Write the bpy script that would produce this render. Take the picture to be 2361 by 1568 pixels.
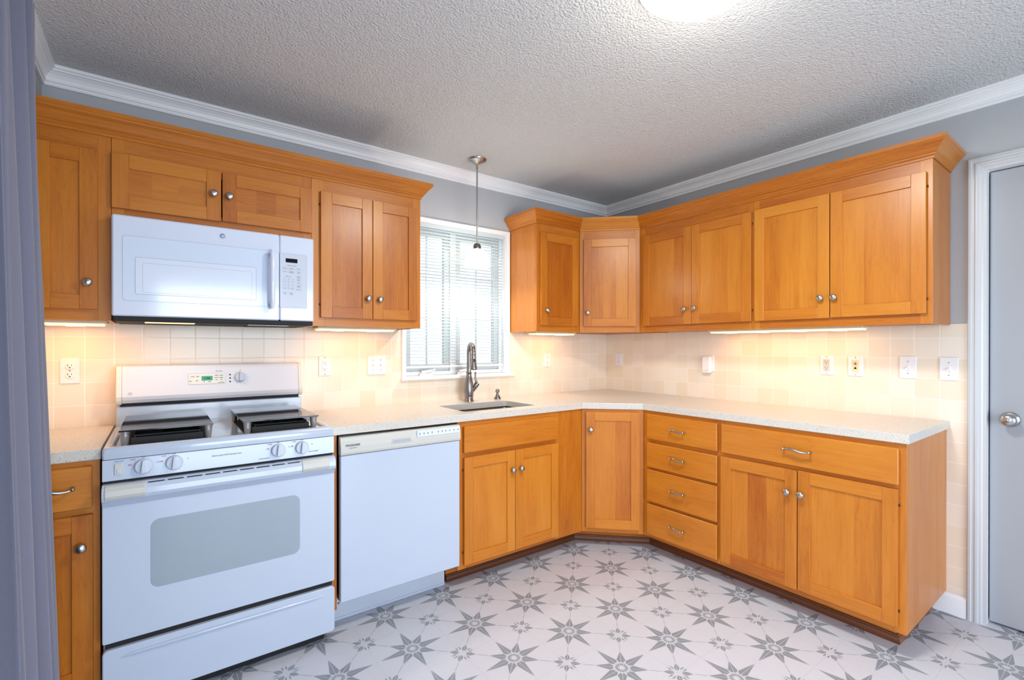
import bpy, math, random
from mathutils import Vector, Matrix
R = math.radians
for o in list(bpy.data.objects):
    bpy.data.objects.remove(o)
SC = bpy.context.scene
COL = SC.collection
random.seed(7)

# ------------------------------------------------------------------ camera, world, light, exposure
F_PX, CX, CY, CZ, YAW, PITCH = 1103.78, -3.0405, -2.8187, 1.2825, 36.978, -0.132
cam = bpy.data.cameras.new('camera')
cam.sensor_fit = 'HORIZONTAL'; cam.sensor_width = 36.0
cam.lens = 36.0 * F_PX / 2361.0
cam.shift_x = -18.55 / 2361.0; cam.shift_y = 18.12 / 2361.0
cam.clip_start = 0.02
cam_ob = bpy.data.objects.new('camera', cam); COL.objects.link(cam_ob)
cam_ob.location = (CX, CY, CZ)
cam_ob.rotation_euler = (R(90 + PITCH), 0, R(-YAW))
SC.camera = cam_ob

SC.view_settings.view_transform = 'Standard'
SC.view_settings.look = 'None'
SC.view_settings.gamma = 1.0
SC.view_settings.use_curve_mapping = False
SC.view_settings.exposure = 0.0
SC.cycles.max_bounces = 10; SC.cycles.diffuse_bounces = 5; SC.cycles.glossy_bounces = 4
SC.cycles.transparent_max_bounces = 16
SC.cycles.sample_clamp_indirect = 6.0
SC.cycles.caustics_reflective = False; SC.cycles.caustics_refractive = False
SC.cycles.use_denoising = True

w = bpy.data.worlds.new('world'); SC.world = w; w.use_nodes = True
bg = w.node_tree.nodes['Background']
bg.inputs[0].default_value = (0.86, 0.94, 1.0, 1); bg.inputs[1].default_value = 2.3

def area(name, loc, rot, sx, sy, power, color, spread=None):
    l = bpy.data.lights.new(name, 'AREA'); l.shape = 'RECTANGLE'; l.size = sx; l.size_y = sy
    l.energy = power; l.color = color
    if spread: l.spread = R(spread)
    o = bpy.data.objects.new(name, l); COL.objects.link(o); o.location = loc; o.rotation_euler = [R(a) for a in rot]
    return o
DAY = (0.74, 0.86, 1.0)
area('daylight_patio', (-1.95, -5.16, 1.12), (90, 0, 0), 2.3, 1.95, 122, DAY)      # behind the glass of the patio door behind the camera
area('daylight_side', (-3.60, -2.75, 1.12), (90, 0, -90), 2.2, 1.95, 20, DAY)      # behind the glass of the side patio door
area('daylight_window', (-1.43, 0.22, 1.6), (-90, 0, 0), 0.72, 0.95, 2.2, (0.9, 0.96, 1.0))

# ------------------------------------------------------------------ mesh builder
class MB:
    def __init__(s, off=(0, 0, 0)):
        s.v = []; s.f = []; s.m = []; s.uv = []; s.t = []; s.sm = []
        s.off = Vector(off); s.grain = Vector((0, 0, 1)); s.bo = (0, 0); s.tint = .5; s.mat = 0
    def board(s, grain='z', tint=None, mat=None):
        s.grain = Vector({'x': (1, 0, 0), 'y': (0, 1, 0), 'z': (0, 0, 1)}[grain]) if isinstance(grain, str) else Vector(grain)
        s.bo = (random.uniform(0, 20), random.uniform(0, 20))
        s.tint = random.random() if tint is None else tint
        if mat is not None: s.mat = mat
        return s
    def face(s, pts, smooth=False):
        pts = [Vector(p) - s.off for p in pts]
        n = Vector((0, 0, 0))
        for i in range(len(pts)):
            a, b = pts[i], pts[(i + 1) % len(pts)]
            n += Vector(((a.y - b.y) * (a.z + b.z), (a.z - b.z) * (a.x + b.x), (a.x - b.x) * (a.y + b.y)))
        if n.length < 1e-12: return
        n.normalize()
        t = n.cross(s.grain)
        if t.length < .2:
            t = n.orthogonal()
        t.normalize()
        b = len(s.v)
        s.v += pts; s.f.append(list(range(b, b + len(pts))))
        s.uv.append([(p.dot(s.grain) + s.bo[0], p.dot(t) + s.bo[1]) for p in pts])
        s.m.append(s.mat); s.t.append(s.tint); s.sm.append(smooth)
    def box(s, x0, x1, y0, y1, z0, z1, c=0.0):
        lo = (min(x0, x1), min(y0, y1), min(z0, z1)); hi = (max(x0, x1), max(y0, y1), max(z0, z1))
        if c <= 0:
            P = lambda i, j, k: (hi[0] if i else lo[0], hi[1] if j else lo[1], hi[2] if k else lo[2])
            for q in (((0,0,0),(0,0,1),(0,1,1),(0,1,0)), ((1,0,0),(1,1,0),(1,1,1),(1,0,1)), ((0,0,0),(1,0,0),(1,0,1),(0,0,1)),
                      ((0,1,0),(0,1,1),(1,1,1),(1,1,0)), ((0,0,0),(0,1,0),(1,1,0),(1,0,0)), ((0,0,1),(1,0,1),(1,1,1),(0,1,1))):
                s.face([P(*t) for t in q])
            return s
        ctr = Vector([(a + b) / 2 for a, b in zip(lo, hi)])
        def V(sg, ax):
            p = []
            for k in range(3):
                e = hi[k] if sg[k] > 0 else lo[k]
                p.append(e if k == ax else e - sg[k] * c)
            return Vector(p)
        def add(pts):
            n = (pts[1] - pts[0]).cross(pts[2] - pts[0]); m = sum(pts, Vector()) / len(pts)
            if n.dot(m - ctr) < 0: pts = pts[::-1]
            s.face(pts)
        for ax in range(3):
            a, b = (ax + 1) % 3, (ax + 2) % 3
            for e in (-1, 1):
                q = []
                for (u, w_) in ((-1, -1), (1, -1), (1, 1), (-1, 1)):
                    sg = [0, 0, 0]; sg[ax] = e; sg[a] = u; sg[b] = w_; q.append(V(sg, ax))
                add(q)
            for u in (-1, 1):
                for w_ in (-1, 1):
                    s1 = [0, 0, 0]; s2 = [0, 0, 0]
                    s1[ax] = -1; s2[ax] = 1; s1[a] = s2[a] = u; s1[b] = s2[b] = w_
                    add([V(s1, a), V(s2, a), V(s2, b), V(s1, b)])
        for i in (-1, 1):
            for j in (-1, 1):
                for k in (-1, 1):
                    add([V((i, j, k), 0), V((i, j, k), 1), V((i, j, k), 2)])
        return s
    def prism(s, poly, axis, a, b):
        """poly: 2D list in the two other axes (cyclic order), extruded from a to b along axis"""
        def P(p, t):
            if axis == 'x': return Vector((t, p[0], p[1]))
            if axis == 'y': return Vector((p[0], t, p[1]))
            return Vector((p[0], p[1], t))
        A = [P(p, a) for p in poly]; B = [P(p, b) for p in poly]
        ctr = (sum(A, Vector()) + sum(B, Vector())) / (2 * len(poly))
        def add(pts):
            n = Vector()
            for i in range(1, len(pts) - 1): n += (pts[i] - pts[0]).cross(pts[i + 1] - pts[0])
            m = sum(pts, Vector()) / len(pts)
            if n.dot(m - ctr) < 0: pts = pts[::-1]
            s.face(pts)
        add(A); add(B)
        ar = sum(poly[i][0] * poly[(i + 1) % len(poly)][1] - poly[(i + 1) % len(poly)][0] * poly[i][1] for i in range(len(poly)))
        for i in range(len(poly)):
            j = (i + 1) % len(poly)
            q = [A[i], A[j], B[j], B[i]]
            e = Vector((poly[j][0] - poly[i][0], poly[j][1] - poly[i][1]))
            o2 = Vector((e.y, -e.x)) if ar > 0 else Vector((-e.y, e.x))
            o3 = P(o2, 0)
            if (q[1] - q[0]).cross(q[2] - q[0]).dot(o3) < 0: q = q[::-1]
            s.face(q)
        return s
    def lathe(s, prof, c=(0, 0, 0), axis='z', n=24, smooth=True):
        """prof: (radius, height) along axis ('z','-y','-x', or Vector)"""
        ax = {'z': Vector((0, 0, 1)), '-y': Vector((0, -1, 0)), '-x': Vector((-1, 0, 0)), '-z': Vector((0, 0, -1))}.get(axis, axis) if isinstance(axis, str) else Vector(axis).normalized()
        u = ax.orthogonal().normalized(); v = ax.cross(u); c = Vector(c)
        rings = [[c + ax * h + (u * math.cos(2 * math.pi * k / n) + v * math.sin(2 * math.pi * k / n)) * r for k in range(n)] for r, h in prof]
        for i in range(len(prof) - 1):
            for k in range(n):
                q = [rings[i][k], rings[i][(k + 1) % n], rings[i + 1][(k + 1) % n], rings[i + 1][k]]
                if prof[i][0] < 1e-6: q = [q[0], q[2], q[3]]
                elif prof[i + 1][0] < 1e-6: q = q[:3]
                s.face(q, smooth)
        if prof[0][0] > 1e-6: s.face(rings[0][::-1])
        if prof[-1][0] > 1e-6: s.face(rings[-1])
        return s
    def tube(s, pts, rad, n=12, smooth=True, flat=None):
        pts = [Vector(p) for p in pts]
        rad = rad if isinstance(rad, (list, tuple)) else [rad] * len(pts)
        rings = []; u = None
        for i, p in enumerate(pts):
            d = (pts[min(i + 1, len(pts) - 1)] - pts[max(i - 1, 0)]).normalized()
            if u is None: u = d.orthogonal().normalized()
            u = (u - d * u.dot(d)).normalized(); v = d.cross(u)
            rings.append([p + (u * math.cos(2 * math.pi * k / n) + v * math.sin(2 * math.pi * k / n)) * rad[i] for k in range(n)])
        for i in range(len(pts) - 1):
            for k in range(n):
                s.face([rings[i][k], rings[i][(k + 1) % n], rings[i + 1][(k + 1) % n], rings[i + 1][k]], smooth)
        s.face(rings[0][::-1]); s.face(rings[-1])
        return s
    def sweep(s, path, prof, closed_ends=True):
        """path: 2D points; prof: closed list (offset outward, z). Outward = right-hand side of travel; mitred corners."""
        n = len(path); P = [Vector(p) for p in path]
        offs = []
        for i in range(n):
            ds = []
            if i > 0: ds.append((P[i] - P[i - 1]).normalized())
            if i < n - 1: ds.append((P[i + 1] - P[i]).normalized())
            ns = [Vector((d.y, -d.x)) for d in ds]
            m = sum(ns, Vector((0, 0))).normalized()
            offs.append(m / m.dot(ns[0]))
        def Q(i, j):
            o, z = prof[j % len(prof)]
            q = P[i] + offs[i] * o
            return Vector((q.x, q.y, z))
        for i in range(n - 1):
            d = (P[i + 1] - P[i]).normalized(); s.board((d.x, d.y, 0), s.tint if i == 0 else None)
            for j in range(len(prof)):
                s.face([Q(i, j), Q(i, j + 1), Q(i + 1, j + 1), Q(i + 1, j)])
        s.face([Q(0, j) for j in range(len(prof))][::-1]); s.face([Q(n - 1, j) for j in range(len(prof))])
        return s
    def rrect(s, x0, x1, z0, z1, r, y, k=5):
        """rounded rectangle outline points on plane y (front facing -y), counter-clockwise seen from -y"""
        pts = []
        for cx, cz, a0 in ((x1 - r, z0 + r, -90), (x1 - r, z1 - r, 0), (x0 + r, z1 - r, 90), (x0 + r, z0 + r, 180)):
            for i in range(k + 1):
                a = R(a0 + 90 * i / k); pts.append((cx + r * math.cos(a), y, cz + r * math.sin(a)))
        return pts
    def plate(s, x0, x1, z0, z1, r, yf, yb, c=.001, k=5):
        """rounded plate facing -y with a small chamfer"""
        A = s.rrect(x0 + c, x1 - c, z0 + c, z1 - c, max(r - c, .0005), yf, k); B = s.rrect(x0, x1, z0, z1, r, yf + c, k); D = s.rrect(x0, x1, z0, z1, r, yb, k)
        s.face(A)
        for P1, P2 in ((A, B), (B, D)):
            for i in range(len(A)):
                j = (i + 1) % len(A); s.face([P2[i], P2[j], P1[j], P1[i]])
        s.face(D[::-1])
        return s
    def text(s, body, size, x, y, z, align='CENTER', axis='-y', bold=0.0, sx=1.0):
        """flat lettering on a plane facing -y (local)"""
        cu = bpy.data.curves.new('t', 'FONT'); cu.body = body; cu.size = size; cu.align_x = align; cu.align_y = 'CENTER'; cu.offset = bold; cu.resolution_u = 2
        o = bpy.data.objects.new('t', cu); COL.objects.link(o); bpy.context.view_layer.update()
        me = bpy.data.meshes.new_from_object(o.evaluated_get(bpy.context.evaluated_depsgraph_get()))
        for p in me.polygons:
            q = [me.vertices[i].co for i in p.vertices]
            s.face([(x + c.x * sx, y, z + c.y) for c in q])
        bpy.data.objects.remove(o); bpy.data.curves.remove(cu); bpy.data.meshes.remove(me)
        return s
    def build(s, name, mats, parent=None, loc=None, bevel=0, weld=True):
        me = bpy.data.meshes.new(name)
        # weld coincident vertices of smooth surfaces
        vs = []; idx = {}; fs = []
        for f, sm in zip(s.f, s.sm):
            g = []
            for i in f:
                p = s.v[i]
                if weld and sm:
                    key = (round(p.x, 6), round(p.y, 6), round(p.z, 6), 1)
                    if key not in idx: idx[key] = len(vs); vs.append(p)
                    g.append(idx[key])
                elif bevel:
                    key = (round(p.x, 6), round(p.y, 6), round(p.z, 6), 0)
                    if key not in idx: idx[key] = len(vs); vs.append(p)
                    g.append(idx[key])
                else:
                    g.append(len(vs)); vs.append(p)
            fs.append(g)
        me.from_pydata([tuple(p) for p in vs], [], fs)
        uvl = me.uv_layers.new(name='UVMap')
        at = me.attributes.new('tint', 'FLOAT', 'FACE')
        for i, p in enumerate(me.polygons):
            p.use_smooth = s.sm[i]; p.material_index = s.m[i]
            at.data[i].value = s.t[i]
            for k, li in enumerate(p.loop_indices):
                uvl.data[li].uv = s.uv[i][k]
        mats = mats if isinstance(mats, (list, tuple)) else [mats]
        for m in mats: me.materials.append(m)
        o = bpy.data.objects.new(name, me); COL.objects.link(o)
        if parent is not None: o.parent = parent
        if loc is not None: o.location = loc
        if bevel:
            b = o.modifiers.new('bevel', 'BEVEL'); b.width = bevel; b.segments = 2; b.limit_method = 'ANGLE'; b.angle_limit = R(35)
        return o

def tag(o, label=None, cat=None, group=None, kind=None):
    if label: o['label'] = label
    if cat: o['category'] = cat
    if group: o['group'] = group
    if kind: o['kind'] = kind
    return o
def thing(name, label, cat, loc=(0, 0, 0), rz=0, group=None, kind=None):
    o = bpy.data.objects.new(name, None); o.empty_display_size = .05; COL.objects.link(o)
    o.location = loc; o.rotation_euler = (0, 0, R(rz))
    return tag(o, label, cat, group, kind)
def children(o): return [c for c in bpy.data.objects if c.parent == o]
def copy_tree(o, parent=None):
    c = o.copy(); COL.objects.link(c); c.parent = parent
    for ch in children(o):
        if ch is not c: copy_tree(ch, c)
    return c

# ------------------------------------------------------------------ materials
def srgb(r, g, b):
    f = lambda c: (c / 255 / 12.92) if c / 255 <= .04045 else ((c / 255 + .055) / 1.055) ** 2.4
    return (f(r), f(g), f(b), 1)
def mat(name, col, rough=.5, metal=0, spec=.5, coat=0, bump=None, emit=None, aniso=0):
    m = bpy.data.materials.new(name); m.use_nodes = True; nt = m.node_tree; b = nt.nodes['Principled BSDF']
    b.inputs['Base Color'].default_value = col; b.inputs['Roughness'].default_value = rough; b.inputs['Metallic'].default_value = metal
    b.inputs['Specular IOR Level'].default_value = spec; b.inputs['Coat Weight'].default_value = coat
    b.inputs['Coat Roughness'].default_value = .08
    # every material gets a faint procedural break-up so that nothing is perfectly uniform
    tc = nt.nodes.new('ShaderNodeTexCoord'); nz = nt.nodes.new('ShaderNodeTexNoise')
    sc_, st = bump if bump else (30.0, .012)
    nz.inputs['Scale'].default_value = sc_; nz.inputs['Detail'].default_value = 3
    nt.links.new(tc.outputs['Object'], nz.inputs['Vector'])
    bp = nt.nodes.new('ShaderNodeBump'); bp.inputs['Strength'].default_value = st; bp.inputs['Distance'].default_value = .01
    nt.links.new(nz.outputs['Fac'], bp.inputs['Height']); nt.links.new(bp.outputs['Normal'], b.inputs['Normal'])
    if emit: b.inputs['Emission Color'].default_value = emit[0]; b.inputs['Emission Strength'].default_value = emit[1]
    return m
def math_node(nt, op, a, b=None):
    n = nt.nodes.new('ShaderNodeMath'); n.operation = op
    for i, x in enumerate((a, b)):
        if x is None: continue
        if isinstance(x, (int, float)): n.inputs[i].default_value = x
        else: nt.links.new(x, n.inputs[i])
    return n.outputs[0]

def wood_material(name, light, mid, dark, rough=.34):
    m = bpy.data.materials.new(name); m.use_nodes = True; nt = m.node_tree; b = nt.nodes['Principled BSDF']; L = nt.links.new
    uv = nt.nodes.new('ShaderNodeUVMap'); uv.uv_map = 'UVMap'
    mp = nt.nodes.new('ShaderNodeMapping'); mp.inputs['Scale'].default_value = (1.5, 26, 1); L(uv.outputs[0], mp.inputs[0])
    n1 = nt.nodes.new('ShaderNodeTexNoise'); n1.inputs['Scale'].default_value = 3.2; n1.inputs['Detail'].default_value = 6; n1.inputs['Roughness'].default_value = .6; L(mp.outputs[0], n1.inputs[0])
    mp2 = nt.nodes.new('ShaderNodeMapping'); mp2.inputs['Scale'].default_value = (1.0, 6.5, 1); L(uv.outputs[0], mp2.inputs[0])
    n2 = nt.nodes.new('ShaderNodeTexNoise'); n2.inputs['Scale'].default_value = 1.9; n2.inputs['Detail'].default_value = 3; n2.inputs['Distortion'].default_value = .5; L(mp2.outputs[0], n2.inputs[0])
    # cathedral figure: contour lines of the broad noise
    k = math_node(nt, 'MULTIPLY', n2.outputs[0], 9.0); fr = math_node(nt, 'FRACT', k)
    ln = math_node(nt, 'POWER', fr, 9.0)
    at = nt.nodes.new('ShaderNodeAttribute'); at.attribute_name = 'tint'
    t = math_node(nt, 'MULTIPLY', at.outputs['Fac'], .50)
    f = math_node(nt, 'MULTIPLY', n1.outputs[0], .42)
    g = math_node(nt, 'MULTIPLY', n2.outputs[0], .48)
    s = math_node(nt, 'ADD', math_node(nt, 'ADD', f, g), t)
    s = math_node(nt, 'ADD', s, math_node(nt, 'MULTIPLY', ln, .10))
    # fine pores
    mp3 = nt.nodes.new('ShaderNodeMapping'); mp3.inputs['Scale'].default_value = (22, 330, 1); L(uv.outputs[0], mp3.inputs[0])
    n3 = nt.nodes.new('ShaderNodeTexNoise'); n3.inputs['Scale'].default_value = 1.2; n3.inputs['Detail'].default_value = 2; L(mp3.outputs[0], n3.inputs[0])
    s = math_node(nt, 'ADD', s, math_node(nt, 'MULTIPLY', math_node(nt, 'SUBTRACT', n3.outputs[0], .5), .16))
    cr = nt.nodes.new('ShaderNodeValToRGB'); e = cr.color_ramp.elements
    e[0].position = .30; e[0].color = light; e[1].position = .98; e[1].color = dark
    q = cr.color_ramp.elements.new(.62); q.color = mid
    L(s, cr.inputs[0]); L(cr.outputs[0], b.inputs['Base Color'])
    b.inputs['Roughness'].default_value = rough; b.inputs['Specular IOR Level'].default_value = .36
    b.inputs['Coat Weight'].default_value = .22; b.inputs['Coat Roughness'].default_value = .24
    bp = nt.nodes.new('ShaderNodeBump'); bp.inputs['Strength'].default_value = .05; bp.inputs['Distance'].default_value = .002
    L(n1.outputs[0], bp.inputs['Height']); L(bp.outputs[0], b.inputs['Normal'])
    return m
M = {}
M['wood'] = wood_material('honey_maple', (.62, .245, .030, 1), (.54, .180, .016, 1), (.37, .090, .006, 1))
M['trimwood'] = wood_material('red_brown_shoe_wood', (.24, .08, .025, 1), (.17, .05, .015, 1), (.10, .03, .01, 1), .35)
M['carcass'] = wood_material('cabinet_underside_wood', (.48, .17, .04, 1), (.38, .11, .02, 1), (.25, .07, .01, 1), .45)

def tile_material():
    m = bpy.data.materials.new('cream_wall_tile'); m.use_nodes = True; nt = m.node_tree; b = nt.nodes['Principled BSDF']; L = nt.links.new
    T = .0996
    g = nt.nodes.new('ShaderNodeNewGeometry'); sp = nt.nodes.new('ShaderNodeSeparateXYZ'); L(g.outputs['Position'], sp.inputs[0])
    nrm = nt.nodes.new('ShaderNodeSeparateXYZ'); L(g.outputs['True Normal'], nrm.inputs[0])
    isx = math_node(nt, 'GREATER_THAN', math_node(nt, 'ABSOLUTE', nrm.outputs[0]), .5)
    # horizontal coordinate: x on the back wall, y on the side walls
    xa = math_node(nt, 'MULTIPLY', math_node(nt, 'ADD', sp.outputs[0], .0135 + 60 * T), math_node(nt, 'SUBTRACT', 1.0, isx))
    ya = math_node(nt, 'MULTIPLY', math_node(nt, 'ADD', sp.outputs[1], 2.2867 + 60 * T), isx)
    h = math_node(nt, 'DIVIDE', math_node(nt, 'ADD', xa, ya), T)
    v = math_node(nt, 'DIVIDE', math_node(nt, 'ADD', sp.outputs[2], -.9267 + 40 * T), T)
    fh = math_node(nt, 'FRACT', h); fv = math_node(nt, 'FRACT', v)
    dh = math_node(nt, 'MINIMUM', fh, math_node(nt, 'SUBTRACT', 1.0, fh)); dv = math_node(nt, 'MINIMUM', fv, math_node(nt, 'SUBTRACT', 1.0, fv))
    d = math_node(nt, 'MINIMUM', dh, dv)
    mr = nt.nodes.new('ShaderNodeMapRange'); mr.inputs[1].default_value = .009; mr.inputs[2].default_value = .018; L(d, mr.inputs[0])
    ti = nt.nodes.new('ShaderNodeCombineXYZ'); L(math_node(nt, 'FLOOR', h), ti.inputs[0]); L(math_node(nt, 'FLOOR', v), ti.inputs[1]); L(isx, ti.inputs[2])
    wn = nt.nodes.new('ShaderNodeTexWhiteNoise'); L(ti.outputs[0], wn.inputs[0])
    cr = nt.nodes.new('ShaderNodeValToRGB'); e = cr.color_ramp.elements
    e[0].color = (.82, .70, .56, 1); e[1].color = (.86, .77, .67, 1); L(wn.outputs['Value'], cr.inputs[0])
    mx = nt.nodes.new('ShaderNodeMix'); mx.data_type = 'RGBA'; L(mr.outputs[0], mx.inputs[0])
    mx.inputs[6].default_value = (.90, .85, .76, 1); L(cr.outputs[0], mx.inputs[7]); L(mx.outputs[2], b.inputs['Base Color'])
    ro = nt.nodes.new('ShaderNodeMapRange'); ro.inputs[3].default_value = .7; ro.inputs[4].default_value = .24; L(mr.outputs[0], ro.inputs[0]); L(ro.outputs[0], b.inputs['Roughness'])
    mr2 = nt.nodes.new('ShaderNodeMapRange'); mr2.inputs[1].default_value = .005; mr2.inputs[2].default_value = .045; L(d, mr2.inputs[0])
    nz = nt.nodes.new('ShaderNodeTexNoise'); nz.inputs['Scale'].default_value = 9; L(g.outputs['Position'], nz.inputs[0])
    hh = math_node(nt, 'ADD', mr2.outputs[0], math_node(nt, 'MULTIPLY', nz.outputs[0], 1.2))
    bp = nt.nodes.new('ShaderNodeBump'); bp.inputs['Strength'].default_value = .16; bp.inputs['Distance'].default_value = .002; L(hh, bp.inputs['Height']); L(bp.outputs[0], b.inputs['Normal'])
    return m
M['tile'] = tile_material()

def counter_material():
    m = bpy.data.materials.new('speckled_quartz'); m.use_nodes = True; nt = m.node_tree; b = nt.nodes['Principled BSDF']; L = nt.links.new
    g = nt.nodes.new('ShaderNodeNewGeometry')
    vo = nt.nodes.new('ShaderNodeTexVoronoi'); vo.inputs['Scale'].default_value = 340; L(g.outputs['Position'], vo.inputs['Vector'])
    wn = nt.nodes.new('ShaderNodeTexWhiteNoise'); L(vo.outputs['Position'], wn.inputs[0])
    cr = nt.nodes.new('ShaderNodeValToRGB'); cr.color_ramp.interpolation = 'CONSTANT'; e = cr.color_ramp.elements
    e[0].color = (.36, .33, .31, 1); e[1].position = .025; e[1].color = (.60, .55, .49, 1)
    a = e.new(.16); a.color = (.60, .57, .53, 1); a = e.new(.82); a.color = (.64, .62, .59, 1)
    L(wn.outputs['Value'], cr.inputs[0]); L(cr.outputs[0], b.inputs['Base Color']); b.inputs['Roughness'].default_value = .22
    return m
M['counter'] = counter_material()

def ceiling_material():
    m = bpy.data.materials.new('textured_ceiling'); m.use_nodes = True; nt = m.node_tree; b = nt.nodes['Principled BSDF']; L = nt.links.new
    b.inputs['Base Color'].default_value = (.70, .715, .725, 1); b.inputs['Roughness'].default_value = .9; b.inputs['Specular IOR Level'].default_value = .25
    g = nt.nodes.new('ShaderNodeNewGeometry')
    n1 = nt.nodes.new('ShaderNodeTexNoise'); n1.inputs['Scale'].default_value = 115; n1.inputs['Detail'].default_value = 4; L(g.outputs['Position'], n1.inputs[0])
    vo = nt.nodes.new('ShaderNodeTexVoronoi'); vo.inputs['Scale'].default_value = 120; L(g.outputs['Position'], vo.inputs['Vector'])
    h = math_node(nt, 'SUBTRACT', n1.outputs[0], math_node(nt, 'MULTIPLY', vo.outputs['Distance'], .45))
    bp = nt.nodes.new('ShaderNodeBump'); bp.inputs['Strength'].default_value = .95; bp.inputs['Distance'].default_value = .008; L(h, bp.inputs['Height']); L(bp.outputs[0], b.inputs['Normal'])
    return m
M['ceiling'] = ceiling_material()
M['wall'] = mat('blue_grey_paint', (.46, .47, .50, 1), .6, bump=(140, .08))
M['white_trim'] = mat('white_trim_paint', (.90, .90, .92, 1), .35)
M['sash_paint'] = mat('sash_paint', (.56, .60, .60, 1), .4)
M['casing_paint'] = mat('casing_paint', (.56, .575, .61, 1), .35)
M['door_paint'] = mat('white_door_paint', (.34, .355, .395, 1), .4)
M['white_plastic'] = mat('white_plastic', (.82, .80, .82, 1), .35)
M['cream_plastic'] = mat('cream_plastic', (.80, .66, .42, 1), .4)
M['app_white'] = mat('white_enamel', (.50, .575, .71, 1), .16, coat=.4)
M['mw_white'] = mat('white_gloss_plastic', (.70, .77, .92, 1), .14, coat=.5)
M['pale_cream'] = mat('pale_cream_plastic', (.82, .79, .72, 1), .35)
M['bg_white'] = mat('white_backguard_enamel', (.80, .79, .85, 1), .2, coat=.4)
M['app_white2'] = mat('white_plastic_panel', (.56, .61, .72, 1), .3)
M['app_beige'] = mat('aged_cream_plastic', (.56, .56, .53, 1), .35)
M['mw_glass'] = mat('white_glass_panel', (.70, .80, .97, 1), .08, coat=.6)
M['mw_screen'] = mat('microwave_window_screen', (.74, .82, .97, 1), .12, coat=.5)
M['oven_glass'] = mat('grey_oven_glass', (.30, .36, .43, 1), .14, coat=.5)
M['black'] = mat('black_enamel', (.012, .012, .014, 1), .25)
M['blackmatte'] = mat('black_matte', (.008, .008, .009, 1), .7)
M['black_glass'] = mat('black_glass', (.012, .014, .017, 1), .06, spec=.42)
M['print'] = mat('grey_print', (.16, .18, .24, 1), .6)
M['print_light'] = mat('pale_grey_print', (.40, .43, .50, 1), .6)
M['print_red'] = mat('red_print', (.45, .04, .06, 1), .6)
M['lamp_dot'] = mat('dark_red_indicator', (.10, .01, .06, 1), .3)
M['nickel'] = mat('brushed_nickel', (.48, .47, .46, 1), .27, 1, bump=(200, .03))
M['nickel_dark'] = mat('dark_brushed_nickel', (.27, .26, .26, 1), .22, 1, bump=(200, .02))
M['steel'] = mat('stainless_sink', (.24, .22, .21, 1), .25, 1, bump=(160, .03))
M['dark'] = mat('dark_hole', (.01, .01, .01, 1), .8)
M['slot'] = mat('dark_slot_brown', (.10, .06, .05, 1), .7)
M['hinge'] = mat('dark_hinge', (.03, .015, .01, 1), .5)
def slat_material():
    m = bpy.data.materials.new('white_blind_slat'); m.use_nodes = True; nt = m.node_tree; L = nt.links.new
    b = nt.nodes['Principled BSDF']; b.inputs['Base Color'].default_value = (.80, .86, .88, 1); b.inputs['Roughness'].default_value = .4
    t = nt.nodes.new('ShaderNodeBsdfTranslucent'); t.inputs[0].default_value = (.85, .92, .97, 1)
    x = nt.nodes.new('ShaderNodeMixShader'); x.inputs[0].default_value = .42; L(b.outputs[0], x.inputs[1]); L(t.outputs[0], x.inputs[2]); L(x.outputs[0], nt.nodes['Material Output'].inputs[0])
    return m
M['slat'] = slat_material()
M['badge'] = mat('blue_grey_badge', (.10, .16, .33, 1), .3, .3)
M['lcd'] = mat('green_display', (.03, .22, .14, 1), .3, emit=((.06, .45, .27, 1), .35))
M['lcd_off'] = mat('dark_display', (.004, .005, .012, 1), .1)
M['lens'] = mat('glowing_lens', (.9, .8, .6, 1), .5, emit=((1.0, .62, .22, 1), 2.2))
M['lens_hot'] = mat('glowing_lamp', (1, .9, .7, 1), .5, emit=((1.0, .80, .45, 1), 5.0))
def shade_material():
    m = bpy.data.materials.new('frosted_glass_shade'); m.use_nodes = True; nt = m.node_tree; L = nt.links.new
    b = nt.nodes['Principled BSDF']; b.inputs['Base Color'].default_value = (.9, .93, .82, 1); b.inputs['Roughness'].default_value = .3
    b.inputs['Emission Color'].default_value = (.93, 1.0, .78, 1); b.inputs['Emission Strength'].default_value = .18
    t = nt.nodes.new('ShaderNodeBsdfTranslucent'); t.inputs[0].default_value = (.95, .97, .85, 1); tr = nt.nodes.new('ShaderNodeBsdfTransparent')
    m1 = nt.nodes.new('ShaderNodeMixShader'); m1.inputs[0].default_value = .45; L(b.outputs[0], m1.inputs[1]); L(t.outputs[0], m1.inputs[2])
    m2 = nt.nodes.new('ShaderNodeMixShader'); m2.inputs[0].default_value = .40; L(m1.outputs[0], m2.inputs[1]); L(tr.outputs[0], m2.inputs[2])
    L(m2.outputs[0], nt.nodes['Material Output'].inputs[0]); return m
M['shade'] = shade_material()
M['dome'] = mat('lit_glass_dome', (.95, .95, .95, 1), .3, emit=((1.0, .98, .96, 1), 4.0))
M['cabinet_light_body'] = mat('cream_light_housing', (.75, .66, .50, 1), .4)
M['clear_foot'] = mat('clear_grey_foot', (.42, .40, .40, 1), .12, .6)
M['house'] = mat('dark_house', (.2, .2, .22, 1), .8)
M['grass'] = mat('lawn', (.10, .16, .06, 1), .9, bump=(60, .5))
def curtain_material():
    m = mat('blue_grey_curtain', (.165, .17, .235, 1), .85, spec=.2, bump=(500, .25)); b = m.node_tree.nodes['Principled BSDF']
    b.inputs['Sheen Weight'].default_value = .3
    return m
M['curtain'] = curtain_material()
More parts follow.
